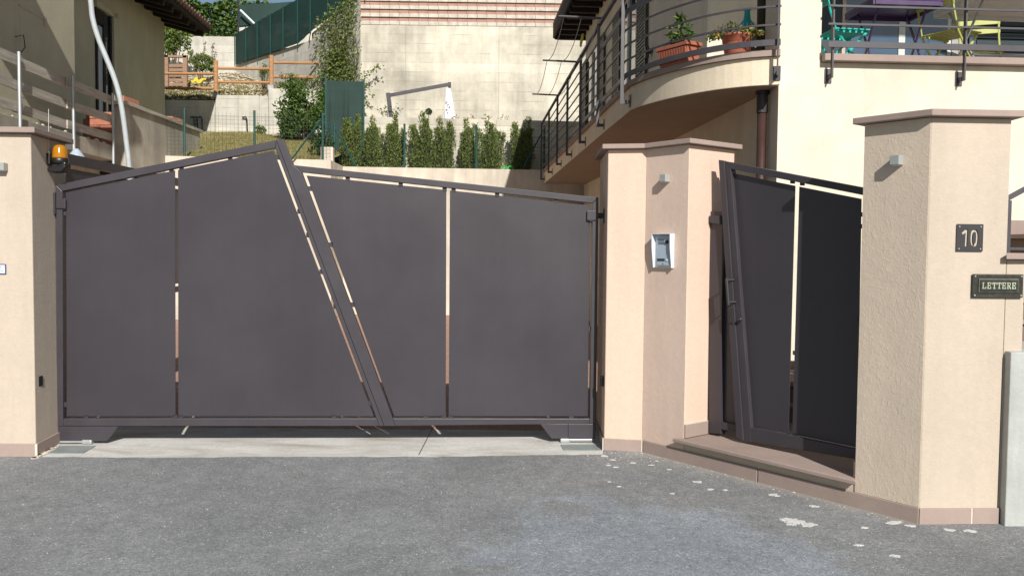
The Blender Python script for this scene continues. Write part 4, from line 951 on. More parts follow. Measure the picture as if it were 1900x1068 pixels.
lprism(MB(), -8.215, 17.80, 17.90, 3.2, 6.22, 0.028).build('window_frame', M['wood_dark'], w)
lprism(MB(), -8.215, 17.54, 17.79, 5.95, 6.22, 0.027).build('window_frame', M['wood_dark'], w)
lprism(MB(), -8.235, 17.58, 17.78, 3.3, 5.9, 0.006).build('pale_blind', M['blue_grey'], w)
lprism(MB(), -8.17, 18.221, 18.42, 3.2, 6.34, 0.075).build('window_reveal', M['plaster_olive'], w)
lprism(MB(), -8.17, 17.40, 18.42, 6.23, 6.34, 0.076).build('window_reveal', M['plaster_olive'], w)
# roof of the rear part
def roofp(d, y, z): return V(LX(-8.25, y) + d, y, z)
Y0r, Y1r = 14.9, 22.15
sl = 0.27
roof = MB().prism([roofp(0.92, Y0r, 6.84), roofp(0.92, Y0r, 6.99), roofp(-5.0, Y0r, 6.99 + 5.92 * sl), roofp(-5.0, Y0r, 6.84 + 5.92 * sl)], roofp(0, Y1r, 0) - roofp(0, Y0r, 0)).build('roof', M['wood_dark'], lh)
for k in range(13):
    y = Y0r + 0.25 + k * 0.56
    MB().bar(roofp(-0.2, y, 6.76 + 1.12 * sl - .01), roofp(0.84, y, 6.76 + .08 * sl - .01), 0.09, 0.13).build('rafter', M['wood_dark'], roof)
for k in range(36):
    y = Y0r + 0.10 + k * 0.2
    MB().tube([roofp(0.98, y, 7.0), roofp(-5.0, y, 7.0 + 5.98 * sl)], 0.085, 6).build('roof_tile', M['tile'], roof)
# terrace slab with builders' railing
tr = thing('concrete_terrace', 'raw concrete terrace slab projecting from the olive house', 'terrace', (-7.5, 13, 0))
def TX(y): return -6.69 - 0.059 * (y - 11.27)
MB().prism([V(TX(7.8), 7.8, 2.94), V(TX(15.0), 15.0, 2.94), V(-7.25, 15.0, 2.94), V(-7.25, 17.0, 2.94), V(-8.3, 17.0, 2.94), V(-8.2, 7.8, 2.94)], (0, 0, 0.26)).build('slab', M['concrete_raw'], tr, 0.01)
MB().prism([V(-7.15, 9.0, 0), V(-7.25, 15.2, 0), V(-7.6, 15.2, 0), V(-7.6, 9.0, 0)], (0, 0, 2.938)).build('support_wall', M['concrete_raw'], tr)
mb = MB(); rr_ = random.Random(5)
for k in range(46):
    y = rr_.uniform(11, 14.9); c = V(TX(y) - rr_.uniform(0.02, .25), y, 3.205); r = rr_.uniform(.02, .05)
    mb.lathe([(r, 0), (r * .8, r * .5), (r * .3, r * .8)], c, 5)
mb.build('mortar_crumbs', M['concrete_pale'], tr)['kind'] = 'stuff'
gr_ = thing('builders_railing', 'temporary railing of grey planks on steel posts along the terrace', 'railing', (-6.7, 13, 3))
for y, zb in ((9.9, 2.80), (11.77, 2.85), (13.39, 2.82), (14.90, 2.76)):
    x = TX(y) + 0.035
    MB().tube([V(x, y, zb), V(x, y, 4.08)], 0.024, 8).build('railing_post', M['galv'], gr_)
    MB().box((x - 0.01, y, zb), (0.10, 0.05, 0.03)).build('post_clamp', M['galv'], gr_)
x = TX(13.35) + 0.09
MB().lathe([(0.15, 2.72), (0.11, 2.86), (0.03, 2.96)], (x, 13.35, 0), 14).build('post_guard', M['blue_grey'], gr_)
rr_ = random.Random(3)
for i, (z, h) in enumerate(((3.90, .145), (3.58, .13), (3.27, .13))):
    for y0, y1 in ((8.0, 11.95), (11.75, 13.6), (13.3, 14.95)):
        dz = rr_.uniform(-.015, .015); off = -0.012 - 0.03 * (y0 > 11) * (y0 < 13)
        MB().prism([V(TX(y0) + off, y0, z + dz), V(TX(y1) + off, y1, z - dz), V(TX(y1) + off - .025, y1, z - dz), V(TX(y0) + off - .025, y0, z + dz)], (0, 0, h)).build('plank', M['wood_grey'], gr_, 0.003)
# parapet wall running back to the lawn, bricks
t = thing('parapet_wall', 'rough concrete parapet wall running back from the terrace to the lawn', 'wall', (-6.9, 17, 3))
MB().prism([V(-6.88, 15.42, 0), V(-6.90, 19.1, 0), V(-7.15, 19.1, 0), V(-7.13, 15.42, 0)], (0, 0, 3.97)).build('wall_body', M['concrete_raw'], t)
MB().prism([V(-6.83, 15.36, 3.972), V(-6.86, 19.2, 3.972), V(-7.2, 19.2, 3.972), V(-7.17, 15.36, 3.972)], (0, 0, 0.06)).build('coping_board', M['wood_grey'], t)
def brick_stack(label, x, y, z, nx, nz, w=.25, h=.12, rz=R(86)):
    t = thing('brick_stack', label, 'bricks', (x, y, z), rz)
    for k in range(nz):
        for i in range(nx):
            MB().box((i * (w + .006) + (.06 if k % 2 else 0), random.uniform(-.01, .01), h * k + h / 2), (w, .12, h - .006)).build('brick', M['brick'], t, 0.004, local=True)
    return t
brick_stack('stack of red hollow bricks behind the terrace railing', -7.78, 16.0, 3.2, 2, 6, rz=0.0)
brick_stack('pair of red bricks on the parapet beside the conduit', -7.05, 15.75, 4.035, 2, 1, .27, .13)
brick_stack('single faded brick lying near the low end of the parapet', -7.02, 17.9, 4.035, 2, 1, .28, .09)
# conduit
pts = [(160, -60), (168, 0), (172, 35), (182, 70), (196, 105), (212, 145), (222, 180), (229, 220), (234, 260), (238, 292), (241, 330), (246, 420), (250, 560)]
def smooth_px(pts): return catmull([V(*p, 0) for p in pts], 5)
tag(MB().tube([at_y(p.x, p.y, 11.6) for p in smooth_px(pts)], 0.034, 12).build('conduit_pipe', M['pipe'], None, smooth=True), 'bent pale grey conduit pipe standing behind the left gate leaf', 'pipe')

# ------------------------------------------------------------------ garden walls and terraces up the slope
def grid(name, x0, x1, y0, y1, nx, ny, zf, m, kind='structure', yfix=None):
    mb = MB()
    for j in range(ny + 1):
        for i in range(nx + 1):
            x = x0 + (x1 - x0) * i / nx; y = y0 + (y1 - y0) * j / ny; y = yfix(x, y) if yfix else y; mb.v.append((x, y, zf(x, y)))
    for j in range(ny):
        for i in range(nx): a = j * (nx + 1) + i; mb.f.append((a, a + 1, a + nx + 2, a + nx + 1))
    o = mb.build(name, m, None, smooth=True); o['kind'] = kind; return o
from mathutils import noise as mnoise
def nz(x, y, s, a): return a * mnoise.noise(Vector((x * s, y * s, 1.7)))
def lawn_y0(x): return 17.08 + (x + 8.4) * 0.182
def lawn_z(x, y): return 3.25 + max(0, y - lawn_y0(x)) * 0.20 + nz(x, y, 1.3, 0.05)
grid('lawn', -9.2, -3.85, 17.1, 24.0, 40, 44, lawn_z, M['lawn'], yfix=lambda x, y: max(y, lawn_y0(x)))
def bank_z(x, y): return 5.50 + max(0, y - 24.15) * 0.38 + nz(x, y, 1.1, 0.16) + nz(x, y, 4, 0.05)
grid('stony_bank', -13, -3.6, 24.12, 28.4, 70, 44, bank_z, M['soil'])
def hill_z(x, y): return 7.95 + max(0, y - 28.5) * 0.06 + nz(x, y, .3, .15)
grid('hill', -60, 60, 28.5, 90, 40, 24, hill_z, M['hill'])
grid('planting_bed', -3.75, 2.4, 19.1, 20.2, 20, 4, lambda x, y: 3.13 + nz(x, y, 3, .03), M['soil'])
sheet('upper_terrace', [(-3.9, 20.3, 4.42), (6, 20.3, 4.42), (6, 22.5, 4.42), (-3.9, 22.5, 4.42)], M['concrete_pale'])

def wall(name, label, p, q, z0, za, zb, th, m, parent=None, cap=None):
    p, q = Vector(p), Vector(q); d = (q - p).normalized(); n = Vector((-d.y, d.x)) * th
    vs = [(*p, z0), (*q, z0), (*q, zb), (*p, za)]
    o = MB().prism(vs, (n.x, n.y, 0)).build(name, M[m], parent, 0.006)
    if label: tag(o, label, 'wall')
    return o
gw = thing('garden_wall', 'low pale garden wall below the lawn and its wire fence', 'wall', (-5.8, 17.4, 0))
wall('wall_segment', None, (-8.4, 16.9), (-3.73, 17.75), 0, 3.26, 3.262, .22, 'concrete_white', gw)
wall('wall_segment', None, (-3.98, 17.93), (-3.73, 17.95), 3.0, 3.55, 3.55, .25, 'concrete_white', gw)
wall('wall_segment', None, (-3.731, 17.76), (-3.72, 19.0), 0, 3.26, 3.25, .20, 'concrete_white', gw)
wall('garden_wall', 'long low pale wall in front of the row of yews', (-4.1, 18.95), (2.3, 19.15), 0, 3.245, 3.215, .18, 'concrete_white')
wall('terrace_wall', 'concrete terrace wall directly behind the yews', (-3.45, 20.1), (2.6, 20.3), 2.9, 4.50, 4.45, .2, 'concrete_wall')
# big board-marked wall with rows of facing blocks along its top
bw = thing('retaining_wall', 'tall board marked concrete retaining wall with striped top courses', 'wall', (0, 22.6, 0))
wall('wall_body', None, (-3.96, 22.45), (7.5, 22.65), 2.9, 7.19, 7.19, .5, 'concrete_wall', bw)
wall('wall_core', None, (-3.955, 22.53), (7.5, 22.73), 7.192, 8.02, 8.02, .4, 'concrete_wall', bw)
bd = Vector((11.46, 0.2, 0)).normalized(); bn = Vector((bd.y, -bd.x, 0)); bo = V(-3.96, 22.53, 0)
rr_ = random.Random(11); proto = {}
def block_mesh(w, red):
    o = MB().box((0, 0, 0), (w, 0.10, 0.094)).build('facing_block', M['brick_pale' if red else 'block_grey'], bw, 0.004, local=True); return o
for row in range(8):
    red = row % 2 == 1; z = 7.245 + row * 0.1
    x = -0.02 if row % 2 else 0.0; k = 0
    while x < 5.6:
        w_ = 0.25; key = red
        if key not in proto: o = proto[key] = block_mesh(w_ - .006, red)
        else: o = proto[key].copy(); COL.objects.link(o)
        c = bo + bd * (x + w_ / 2) + bn * ((-0.005 if red else 0.035) + rr_.uniform(0, .006)); o.location = V(c.x, c.y, z) - bw.location
        o.rotation_euler = (0, 0, math.atan2(bd.y, bd.x)); x += w_
# wing wall up the slope with green shade netting
def W4(s): return Vector((-3.97 - 4.9 * s, 22.5 + 5.5 * s))
ww = thing('wing_wall', 'grey concrete wing wall climbing the slope behind the wooden fence', 'wall', (-6, 25, 0))
MB().prism([(*W4(0), 4), (*W4(.33), 4), (*W4(.33), 7.46), (*W4(0), 7.95)], (-.1, .2, 0)).build('wall_segment', M['concrete_pale'], ww)
MB().prism([(*W4(.3305), 4), (*W4(1.02), 4), (*W4(1.02), 7.30), (*W4(.3305), 7.25)], (-.1, .2, 0)).build('wall_segment', M['concrete_pale'], ww)
nt_ = thing('shade_net_fence', 'long green shade net fence on top of the wing wall', 'fence', (*W4(.5), 7.4))
def net_panel(p, q, z0a, z0b, z1a, z1b, parent, n=10, m='net'):
    mb = MB()
    for i in range(n + 1):
        t_ = i / n; c = Vector(p).lerp(Vector(q), t_); sag = .02 * math.sin(t_ * math.pi * 4)
        mb.v += [(c.x + sag, c.y - sag, z0a + (z0b - z0a) * t_), (c.x + sag * .3, c.y, z1a + (z1b - z1a) * t_ + .012 * math.sin(i * 2.1))]
    for i in range(n): mb.f.append((2 * i, 2 * i + 2, 2 * i + 3, 2 * i + 1))
    o = mb.build('net_panel', M[m], parent); sd = o.modifiers.new('t', 'SOLIDIFY'); sd.thickness = .008; return o
off = Vector((-.05, -.045))
ss = [-.06, .08, .2, .33, .43, .55, .66, .78, .89, 1.0]
for i in range(len(ss) - 1):
    s0, s1 = ss[i], ss[i + 1]
    def zb(s): return 7.95 - 1.48 * s if s < .3301 else 7.25 + .07 * (s - .33)
    def zt(s): return 8.26 + .42 * (1 - s) + max(0, .35 - s) * 1.6
    net_panel(W4(s0) + off, W4(s1) + off, zb(s0), zb(s1 - .001), zt(s0), zt(s1), nt_, 6)
for s in ss: MB().tube([(*(W4(s) + off * 1.6), zb(s) - .05), (*(W4(s) + off * 1.6), zt(s) + .03)], .016, 6).build('fence_post', M['green_paint'], nt_)
p0, p1 = at_y(583, 24, 24.2), at_y(573, 79, 24.35); MB().tube([p0, p1], .016, 6).build('brace', M['iron'], nt_)
# upper cross wall, second net
wall('cross_wall', 'white concrete cross wall below the vine covered hilltop', (-14, 28.05), (-8.82, 28.1), 5, 8.22, 8.20, .3, 'concrete_pale')
uw = thing('upper_net_fence', 'smaller green net fence with a white brace above the cross wall', 'fence', (-8.5, 29, 8.5))
wall('wall_segment', None, (-9.25, 29.2), (-4.2, 29.0), 7, 8.78, 9.4, .3, 'concrete_pale', uw)
net_panel((-9.2, 29.15), (-4.4, 28.95), 8.80, 9.3, 9.50, 9.75, uw, 10)
MB().tube([(-9.2, 29.1, 8.2), (-9.2, 29.1, 9.95)], .03, 6).build('fence_post', M['iron'], uw)
MB().tube([at_y(446, 19, 28.9), at_y(484, 56, 28.9)], .035, 6).build('brace', M['white_plastic'], uw)
# lower cross wall behind the lawn
lw = thing('lawn_wall', 'pale concrete wall at the back of the dry lawn', 'wall', (-6.5, 22.3, 0))
def wseg(px0, px1, ytop, Y=24.0, th=.2, m='concrete_pale'):
    a, b = at_y(px0, ytop, Y), at_y(px1, ytop, Y)
    MB().prism([(a.x, Y, 3.5), (b.x, Y, 3.5), (b.x, Y, a.z), (a.x, Y, a.z)], (0, th, 0)).build('wall_segment', M[m], lw, 0.006)
wseg(230, 399.5, 185); wseg(400, 480.5, 176.5, 23.98); wseg(481, 497.5, 178, 24.01); wseg(498, 606, 164.5, 23.96)
def hoses(label, px, kind):
    t = thing('irrigation_pipe', label, 'pipe', tuple(at_y(px, 248, 23.9)))
    for x, y0 in kind:
        a, b, c, d = at_y(x, 252, 23.88), at_y(x - 1, 222, 23.9), at_y(x - 3, 217, 23.9), at_y(x - 9, 218, 23.93)
        MB().tube([a, b, c, d], .022, 6).build('hose', M['black'], t)
hoses('three black hose ends sticking up against the shaded lawn wall', 368, [(362, 0), (367, 0), (376, 0)])
hoses('single black bent hose standing against the sunlit lawn wall', 458, [(459, 0)])
# wooden rail fence
wf = thing('wooden_fence', 'stepped orange timber rail fence on top of the lawn wall', 'fence', (-6.5, 22.4, 5.3))
for px, y0, y1 in ((400.5, 113, 173), (503.5, 103, 158), (599.5, 109, 163)):
    a, b = at_y(px, y1, 24.06), at_y(px, y0, 24.06)
    pz = MB().tube([a, b], .062, 10).build('fence_post', M['wood_fence'], wf)
    MB().box((a.x, a.y, a.z - .06), (.15, .12, .11)).build('post_shoe', M['galv'], pz)
for x0, x1, ys in ((250, 399, (136.5, 163.5)), (402, 502, (127.5, 152.8)), (505, 598, (117, 143))):
    for y in ys: MB().tube([at_y(x0, y - .6, 24.1), at_y(x1, y + .6, 24.1)], .038, 8).build('fence_rail', M['wood_fence'], wf)
# pallet crate and yellow sheet on the bank
t = thing('timber_crate', 'old slatted timber crate on the bank beside the eaves', 'crate', tuple(at_y(327, 160, 25.6)))
for px in (309, 344): MB().bar(at_y(px, 165, 25.5), at_y(px, 103, 25.5), .12, .10, (0, 1, 0)).build('corner_post', M['wood_pale'], t)
MB().bar(at_y(306, 105, 25.5), at_y(347, 106, 25.5), .1, .06).build('top_board', M['wood_pale'], t)
for y in (122, 130, 140, 149, 157): MB().bar(at_y(300, y, 25.55), at_y(346, y, 25.55), .03, .085).build('slat', M['wood_pale'], t)
mb = MB(); rr_ = random.Random(8); c = at_y(362, 152, 25.4)
for j in range(4):
    for i in range(7): mb.v.append((c.x - .22 + .075 * i, c.y + .1 * j, c.z - .06 + rr_.uniform(0, .12) + .05 * j))
for j in range(3):
    for i in range(6): k = j * 7 + i; mb.f.append((k, k + 1, k + 8, k + 7))
o = tag(mb.build('plastic_sheet', M['yellow']), 'crumpled yellow plastic sheet lying beside the timber crate', 'sheet'); o.modifiers.new('t', 'SOLIDIFY').thickness = .01
# dark net panel beside the yews
t = thing('net_screen', 'dark green net screen standing left of the first yew', 'screen', (-3.9, 20.05, 3.6))
net_panel((-4.33, 20.1), (-3.48, 20.1), 3.3, 3.4, 5.32, 5.30, t, 10)
for x, z1 in ((-4.35, 5.45), (-3.47, 5.35)): MB().tube([(x, 20.12, 3.2), (x, 20.12, z1)], .025, 8).build('fence_post', M['green_paint'], t)
# wire mesh fences
def wire_fence(label, p, q, z0, z1, nposts_px, braces, Yf):
    t = thing('wire_fence', label, 'fence', (p[0], p[1], z0))
    p, q = Vector(p), Vector(q); L = (q - p).length; d = (q - p) / L; mb = MB()
    nx = int(L / .075)
    for i in range(nx + 1):
        c = p + d * (L * i / nx); mb.bar((c.x, c.y, z0), (c.x, c.y, z1 - .06), .003, .003)
    for k in range(int((z1 - z0 - .06) / .075) + 1):
        z = z0 + .075 * k; mb.bar((p.x, p.y, z), (q.x, q.y, z), .003, .003)
    o = mb.build('wire_mesh', M['wire'], t); o['kind'] = 'stuff'
    for px in nposts_px:
        s = None
        for i in range(400):
            c = p + d * (L * i / 400)
            if 950 + c.x / c.y * FPX >= px: s = c; break
        if s is None: s = q
        MB().tube([(s.x, s.y, z0 - .05), (s.x, s.y, z1)], .024, 8).build('fence_post', M['green_paint'], t)
    for (xa, ya), (xb, yb) in braces: MB().tube([at_y(xa, ya, Yf), at_y(xb, yb, Yf)], .018, 6).build('brace', M['green_paint'], t)
wire_fence('green wire mesh fence with posts along the edge of the lawn', (-8.0, 17.05), (-3.76, 17.82), 3.27, 4.22, (217, 343.5, 472, 598), [((236, 226), (274, 287)), ((598, 219), (541, 296))], 17.5)
wire_fence('green wire mesh fence running through the row of yews', (-4.0, 19.2), (1.0, 19.3), 3.2, 4.22, (619, 749, 880.5, 1007), [((620, 236), (661, 309)), ((1006, 246), (970, 313))], 19.2)
# cantilever parasol
t = thing('cantilever_parasol', 'folded white parasol hanging from a dark cantilever arm', 'parasol', tuple(at_y(730, 262, 20.9)))
MB().bar(at_y(731, 262, 20.9), at_y(720, 173, 20.9), .09, .12, (0, 1, 0)).build('pole', M['rail'], t)
MB().bar(at_y(717.5, 178, 20.9), at_y(835, 156.5, 20.9), .08, .075).build('arm', M['rail'], t)
MB().bar(at_y(834, 153, 20.9), at_y(834, 163, 20.9), .07, .07, (0, 1, 0)).build('arm_end', M['iron'], t)
tp, bt = at_y(832, 162, 20.9), at_y(835, 248, 20.9); mb = MB()
prof = [(.02, 0), (.05, -.08), (.075, -.3), (.10, -.55), (.115, -.85), (.09, -1.05), (.02, -1.12)]; nn = 18
for r, z in prof:
    for k in range(nn):
        a = 2 * math.pi * k / nn; q = r * (1 + .22 * (1 if k % 2 else -1)); mb.v.append((tp.x + (bt.x - tp.x) * (-z) + q * math.cos(a), tp.y + q * math.sin(a), tp.z + z))
for i in range(len(prof) - 1):
    for k in range(nn): mb.f.append((i * nn + k, i * nn + (k + 1) % nn, (i + 1) * nn + (k + 1) % nn, (i + 1) * nn + k))
mb.build('folded_canopy', M['canvas'], t)
mb = MB()
for k in range(5): c = tp + V(-.05 + .035 * (k % 3), -.10, -.38 - .06 * k); mb.bar(c, c + V(.03, 0, .02), .01, .02)
mb.build('tie_straps', M['ink'], t)

# ------------------------------------------------------------------ planting
def yew_mesh(seed, h=1.28, w=.78):
    rnd = random.Random(seed); lead = []
    for i in range(12):
        a = rnd.uniform(0, 6.28); r = math.sqrt(rnd.uniform(0.02, 1)) * w * .40
        lead.append((V(r * math.cos(a) * .35, r * math.sin(a) * .35, .05), V(r * math.cos(a) * .8, r * math.sin(a) * .8, h * (1.04 - 0.75 * r + rnd.uniform(-.12, .05)) if i else h * 1.05), rnd.uniform(.13, .20)))
    def smp(rn):
        b, tp_, rad = lead[rn.randrange(12)]; t_ = rn.random() ** .82
        a = rn.uniform(0, 6.28); r = rad * (1.2 - .85 * t_) * math.sqrt(rn.random()) * (1 + .3 * math.sin(9 * t_ + a))
        c = b.lerp(tp_, t_) + V(r * math.cos(a), r * math.sin(a), rn.uniform(-.02, .03)); return c, V(math.cos(a) * .8, math.sin(a) * .8, .5)
    mb = leaves(7000, smp, .060, .32, .5, seed)
    st = MB()
    for b, tp_, rad in lead: st.tube([V(b.x, b.y, -.1), b, b.lerp(tp_, .6), tp_], [.014, .013, .009, .003], 5)
    return mb, st
yp = []
for i, sd in enumerate((21, 34, 47)):
    t = thing('yew_shrub', 'x', 'yew', (0, 0, 0), 0, 'columnar yews planted along the low pale wall')
    mb, st = yew_mesh(sd); mb.build('crown', M['leaf_yew'], t, local=True); st.build('stems', M['bark'], t, local=True); yp.append(t)
spec = [(651, 1.05, 'columnar yew nearest the dark green net screen'),
        (694, .96, 'slim yew between the net screen and the parasol pole'),
        (733, .95, 'yew standing in front of the dark parasol pole'),
        (782, 1.06, 'tall yew below the middle of the parasol arm'),
        (824, .98, 'dense yew covering the foot of the folded white canopy'),
        (873, .93, 'sparse yew just right of the folded canopy beside a green post'),
        (916, .96, 'dark yew at the edge of the house shadow'),
        (965, .98, 'darkest yew standing fully in shade near the balcony end')]
for i, (px, s, lb) in enumerate(spec):
    p = at_y(px, 305, 19.65); o = yp[i] if i < 3 else copy_tree(yp[i % 3])
    o['label'] = lb; o.location = (p.x, 19.65 + .05 * (i % 2), 3.10); o.rotation_euler = (0, 0, i * 1.3); o.scale = (s * (1.0 + .05 * (i % 3)), s, s * (1.0 + .03 * ((i * 7) % 3)))

def blob(c, r, seed, hollow=.35):
    c = Vector(c)
    sub = []
    rnd = random.Random(seed)
    for k in range(26):
        d = Vector((rnd.gauss(0, 1), rnd.gauss(0, 1), rnd.gauss(0, 1))).normalized(); q = rnd.uniform(.35, .95)
        sub.append((Vector((d.x * r[0], d.y * r[1], d.z * r[2])) * q, rnd.uniform(.22, .42)))
    def f(rn):
        o_, s_ = sub[rn.randrange(26)]; d = Vector((rn.gauss(0, 1), rn.gauss(0, 1), rn.gauss(0, 1))).normalized()
        q = (rn.random() ** .4) * s_
        return c + o_ + Vector((d.x * r[0], d.y * r[1], d.z * r[2])) * q, d
    return f
def shrub(name, label, cat, c, r, n, size, m, seed, base=None, aspect=.5, up=.15):
    t = thing(name, label, cat, base or (c[0], c[1], c[2] - r[2]))
    leaves(n, blob(c, r, seed), size, aspect, up, seed).build('crown', M[m], t)
    bs = Vector(base or (c[0], c[1], c[2] - r[2])); rnd = random.Random(seed); mb = MB()
    for k in range(7):
        d = V(rnd.uniform(-.7, .7) * r[0], rnd.uniform(-.6, .6) * r[1], rnd.uniform(.0, .7) * r[2]); tp_ = Vector(c) + d
        mb.tube([bs, bs.lerp(tp_, .5) + V(0, 0, .05), tp_], [.022, .014, .005], 5)
    mb.build('stems', M['bark'], t); return t
p = at_y(566, 203, 22.6); shrub('laurel_bush', 'big dark green bush at the right end of the lawn', 'bush', (p.x, 22.6, p.z), (.82, .7, .86), 7200, .09, 'leaf_mid', 3, (p.x, 22.6, 4.1))
p = at_y(596, 268, 18.9); shrub('low_shrub', 'small dark shrub between the lawn fence and the net screen', 'shrub', (p.x, 18.9, p.z), (.26, .25, .42), 900, .07, 'leaf_dark', 5, (p.x, 18.9, 3.4))
p = at_y(322, 74, 26.6); shrub('young_tree', 'young leafy tree rising beside the dark eaves', 'tree', (p.x, 26.6, p.z), (.55, .5, .78), 1900, .14, 'leaf_light', 6, (p.x, 26.6, 6.3), .34, -.4)
p = at_y(375, 115, 26.2); shrub('fruit_shrub', 'round green shrub with pale seed spikes on the stony bank', 'shrub', (p.x, 26.2, p.z), (.50, .4, .36), 1300, .08, 'leaf_light', 7, (p.x, 26.2, 6.2))
mb = MB()
for px, y0, y1 in ((381, 100, 78), (396, 102, 80), (400, 108, 95), (358, 108, 92)):
    a, b = at_y(px - 4, y0 + 8, 25.2), at_y(px, y1, 25.2)
    mb.tube([a, b], [.01, .004], 4)
def spikes(rn):
    px, y0, y1 = rn.choice(((381, 104, 78), (396, 106, 80), (400, 112, 95), (358, 112, 92))); t_ = rn.random(); p = at_y(px - 3 * t_ + rn.gauss(0, 1.6), y1 + (y0 - y1) * t_, 25.2 + rn.gauss(0, .05)); return p, V(rn.gauss(0, 1), 0, .4)
o = leaves(150, spikes, .06, .5, .2, 31); o.add(mb.v, mb.f)
tag(o.build('seed_spikes', M['leaf_dry']), 'pale dry seed spikes standing above the round green shrub', 'plant')
p = at_y(490, 136, 24.7); shrub('bank_shrub', 'light green weed clump between the two right fence bays', 'shrub', (p.x, 24.7, p.z), (.22, .2, .30), 420, .06, 'leaf_light', 8, (p.x, 24.7, 5.6))
p = at_y(483, 241, 23.8); shrub('small_plant', 'small yellowish plant at the foot of the lawn wall', 'plant', (p.x, 23.8, p.z), (.17, .12, .2), 260, .065, 'leaf_light', 9, (p.x, 23.8, 4.5))
p = at_y(550, 152, 24.3); shrub('bank_weeds', 'dry weeds hanging over the wall right of the fence post', 'weeds', (p.x, 24.2, p.z), (.65, .25, .22), 800, .07, 'leaf_ivy', 10, (p.x, 24.2, 5.4))
# climber on the wing wall
rr_ = random.Random(2)
def ivy(rn):
    while True:
        s = rn.uniform(-.02, .27); z = rn.uniform(5.3, 8.0); a = .5 + .5 * mnoise.noise(Vector((s * 14, z * 1.4, 3)))
        dens = (1.0 if .02 < s < .19 else .35) * (1.15 if z < 6.7 else .55) * (a ** 1.5)
        if rn.random() < dens and z < zb(max(s, 0)) + .08: break
    w_ = W4(s); return V(w_.x - .03 - rn.random() ** 2 * .30, w_.y - .05 - rn.random() ** 2 * .3, z), V(-.6, -.7, -.2)
t = thing('climbing_plant', 'straggling yellow green climber covering the end of the wing wall', 'climber', (*W4(.1), 5.2))
leaves(4200, ivy, .082, .5, -.15, 12).build('foliage', M['leaf_ivy'], t)
mb = MB()
for k in range(16):
    s = rr_.uniform(0, .22); pts = []; z = 5.2
    for q in range(7): w_ = W4(s + .02 * math.sin(q + k)); pts.append((w_.x - .04, w_.y - .05, z)); z += rr_.uniform(.2, .42)
    mb.tube(pts, .010, 4)
mb.build('stems', M['bark'], t)
def hang(rn):
    t_ = rn.random(); k = rn.randrange(4); A_ = [((672, 150), (700, 122)), ((672, 148), (694, 182)), ((668, 160), (684, 200)), ((670, 140), (712, 126))][k]
    p = at_y(A_[0][0] + (A_[1][0] - A_[0][0]) * t_ + rn.gauss(0, 2), A_[0][1] + (A_[1][1] - A_[0][1]) * t_ + rn.gauss(0, 2.5), 22.1); return p, V(.5, -.5, -.2)
leaves(170, hang, .075, .5, 0, 14).build('loose_sprays', M['leaf_ivy'], t)
# hilltop vines
t = tag(None or thing('vine_hedge', 'dense green vine hedge along the hilltop against the sky', 'hedge', (-10, 30, 8)), None)
def hedge(rn):
    x = rn.uniform(-15, -3.6); top = 9.80 + .14 * mnoise.noise(Vector((x * 1.1, 0, 5))) + .10 * mnoise.noise(Vector((x * 4, 0, 9)))
    if x > -8.6: top = 9.75 + .1 * mnoise.noise(Vector((x * 3, 2, 5)))
    f_ = rn.random() ** .8; z = 8.05 + (top - 8.05) * f_; n_ = mnoise.noise(Vector((x * 1.7, z * 1.7, 4)))
    return V(x, 30.2 - .35 * n_ - rn.random() * .5, z), V(rn.gauss(0, .4), -.8, .1)
leaves(17000, hedge, .15, .75, -.1, 15).build('foliage', M['leaf_vine'], t)
mb = MB()
for k in range(16): x = -14.5 + k * .68; mb.tube([(x, 30.3, 7.9), (x + .05, 30.25, 8.9), (x - .1, 30.3, 9.5)], [.05, .035, .015], 6)
mb.build('stems', M['bark'], t)
mb = MB()
for k in range(12): x = -14.3 + k * .9; mb.bar((x, 29.55, 8.0), (x, 29.55, 8.75), .02, .02)
def scr(rn): return V(rn.uniform(-14.5, -9), 29.0 + rn.random() * .5, 8.1 + .35 * rn.random() ** 2), V(0, -.3, 1)
o = leaves(1300, scr, .13, .2, .6, 16).build('dry_scrub', M['leaf_dry']); o['kind'] = 'stuff'
# plants on the upper terrace
p = at_y(795.5, 207, 21.2); t = thing('topiary_ball', 'tiny clipped topiary ball on a thin stem under the parasol arm', 'topiary', (p.x, 21.2, 4.42))
def ball(rn): d = Vector((rn.gauss(0, 1), rn.gauss(0, 1), rn.gauss(0, 1))).normalized(); return p + d * .085 * rn.random() ** .3, d
leaves(420, ball, .035, .5, .1, 17).build('crown', M['leaf_dark'], t); MB().tube([(p.x, 21.2, 4.42), p], .01, 6).build('stem', M['bark'], t)
def rose(rn): px = rn.choice((708, 714, 722, 732, 738)); return at_y(px + rn.gauss(0, 4), 208 + rn.gauss(0, 6), 20.7 + rn.gauss(0, .1)), V(rn.gauss(0, 1), 0, .3)
t = thing('rose_bush', 'thin dark rose bush beside the parasol pole', 'shrub', tuple(at_y(722, 262, 20.7)))
leaves(70, rose, .06, .6, .1, 18).build('leaves', M['leaf_dark'], t); mb = MB()
for px in (708, 718, 735): mb.tube([at_y(722, 262, 20.7), at_y(px, 205, 20.7)], .009, 4)
mb.build('stems', M['bark'], t)
def dryp(rn): px = rn.uniform(838, 945); return at_y(px, 224 + rn.gauss(0, 4) - 5 * math.sin(px * .21), 20.6), V(rn.gauss(0, 1), 0, .6)
tag(leaves(240, dryp, .07, .35, .3, 19).build('dry_border_plants', M['leaf_dry']), 'straggly dry plants along the top of the terrace wall', 'plants')
t = thing('garden_toy', 'bright green plastic toy at the foot of the dark yew', 'toy', tuple(at_y(942, 318, 19.1)))
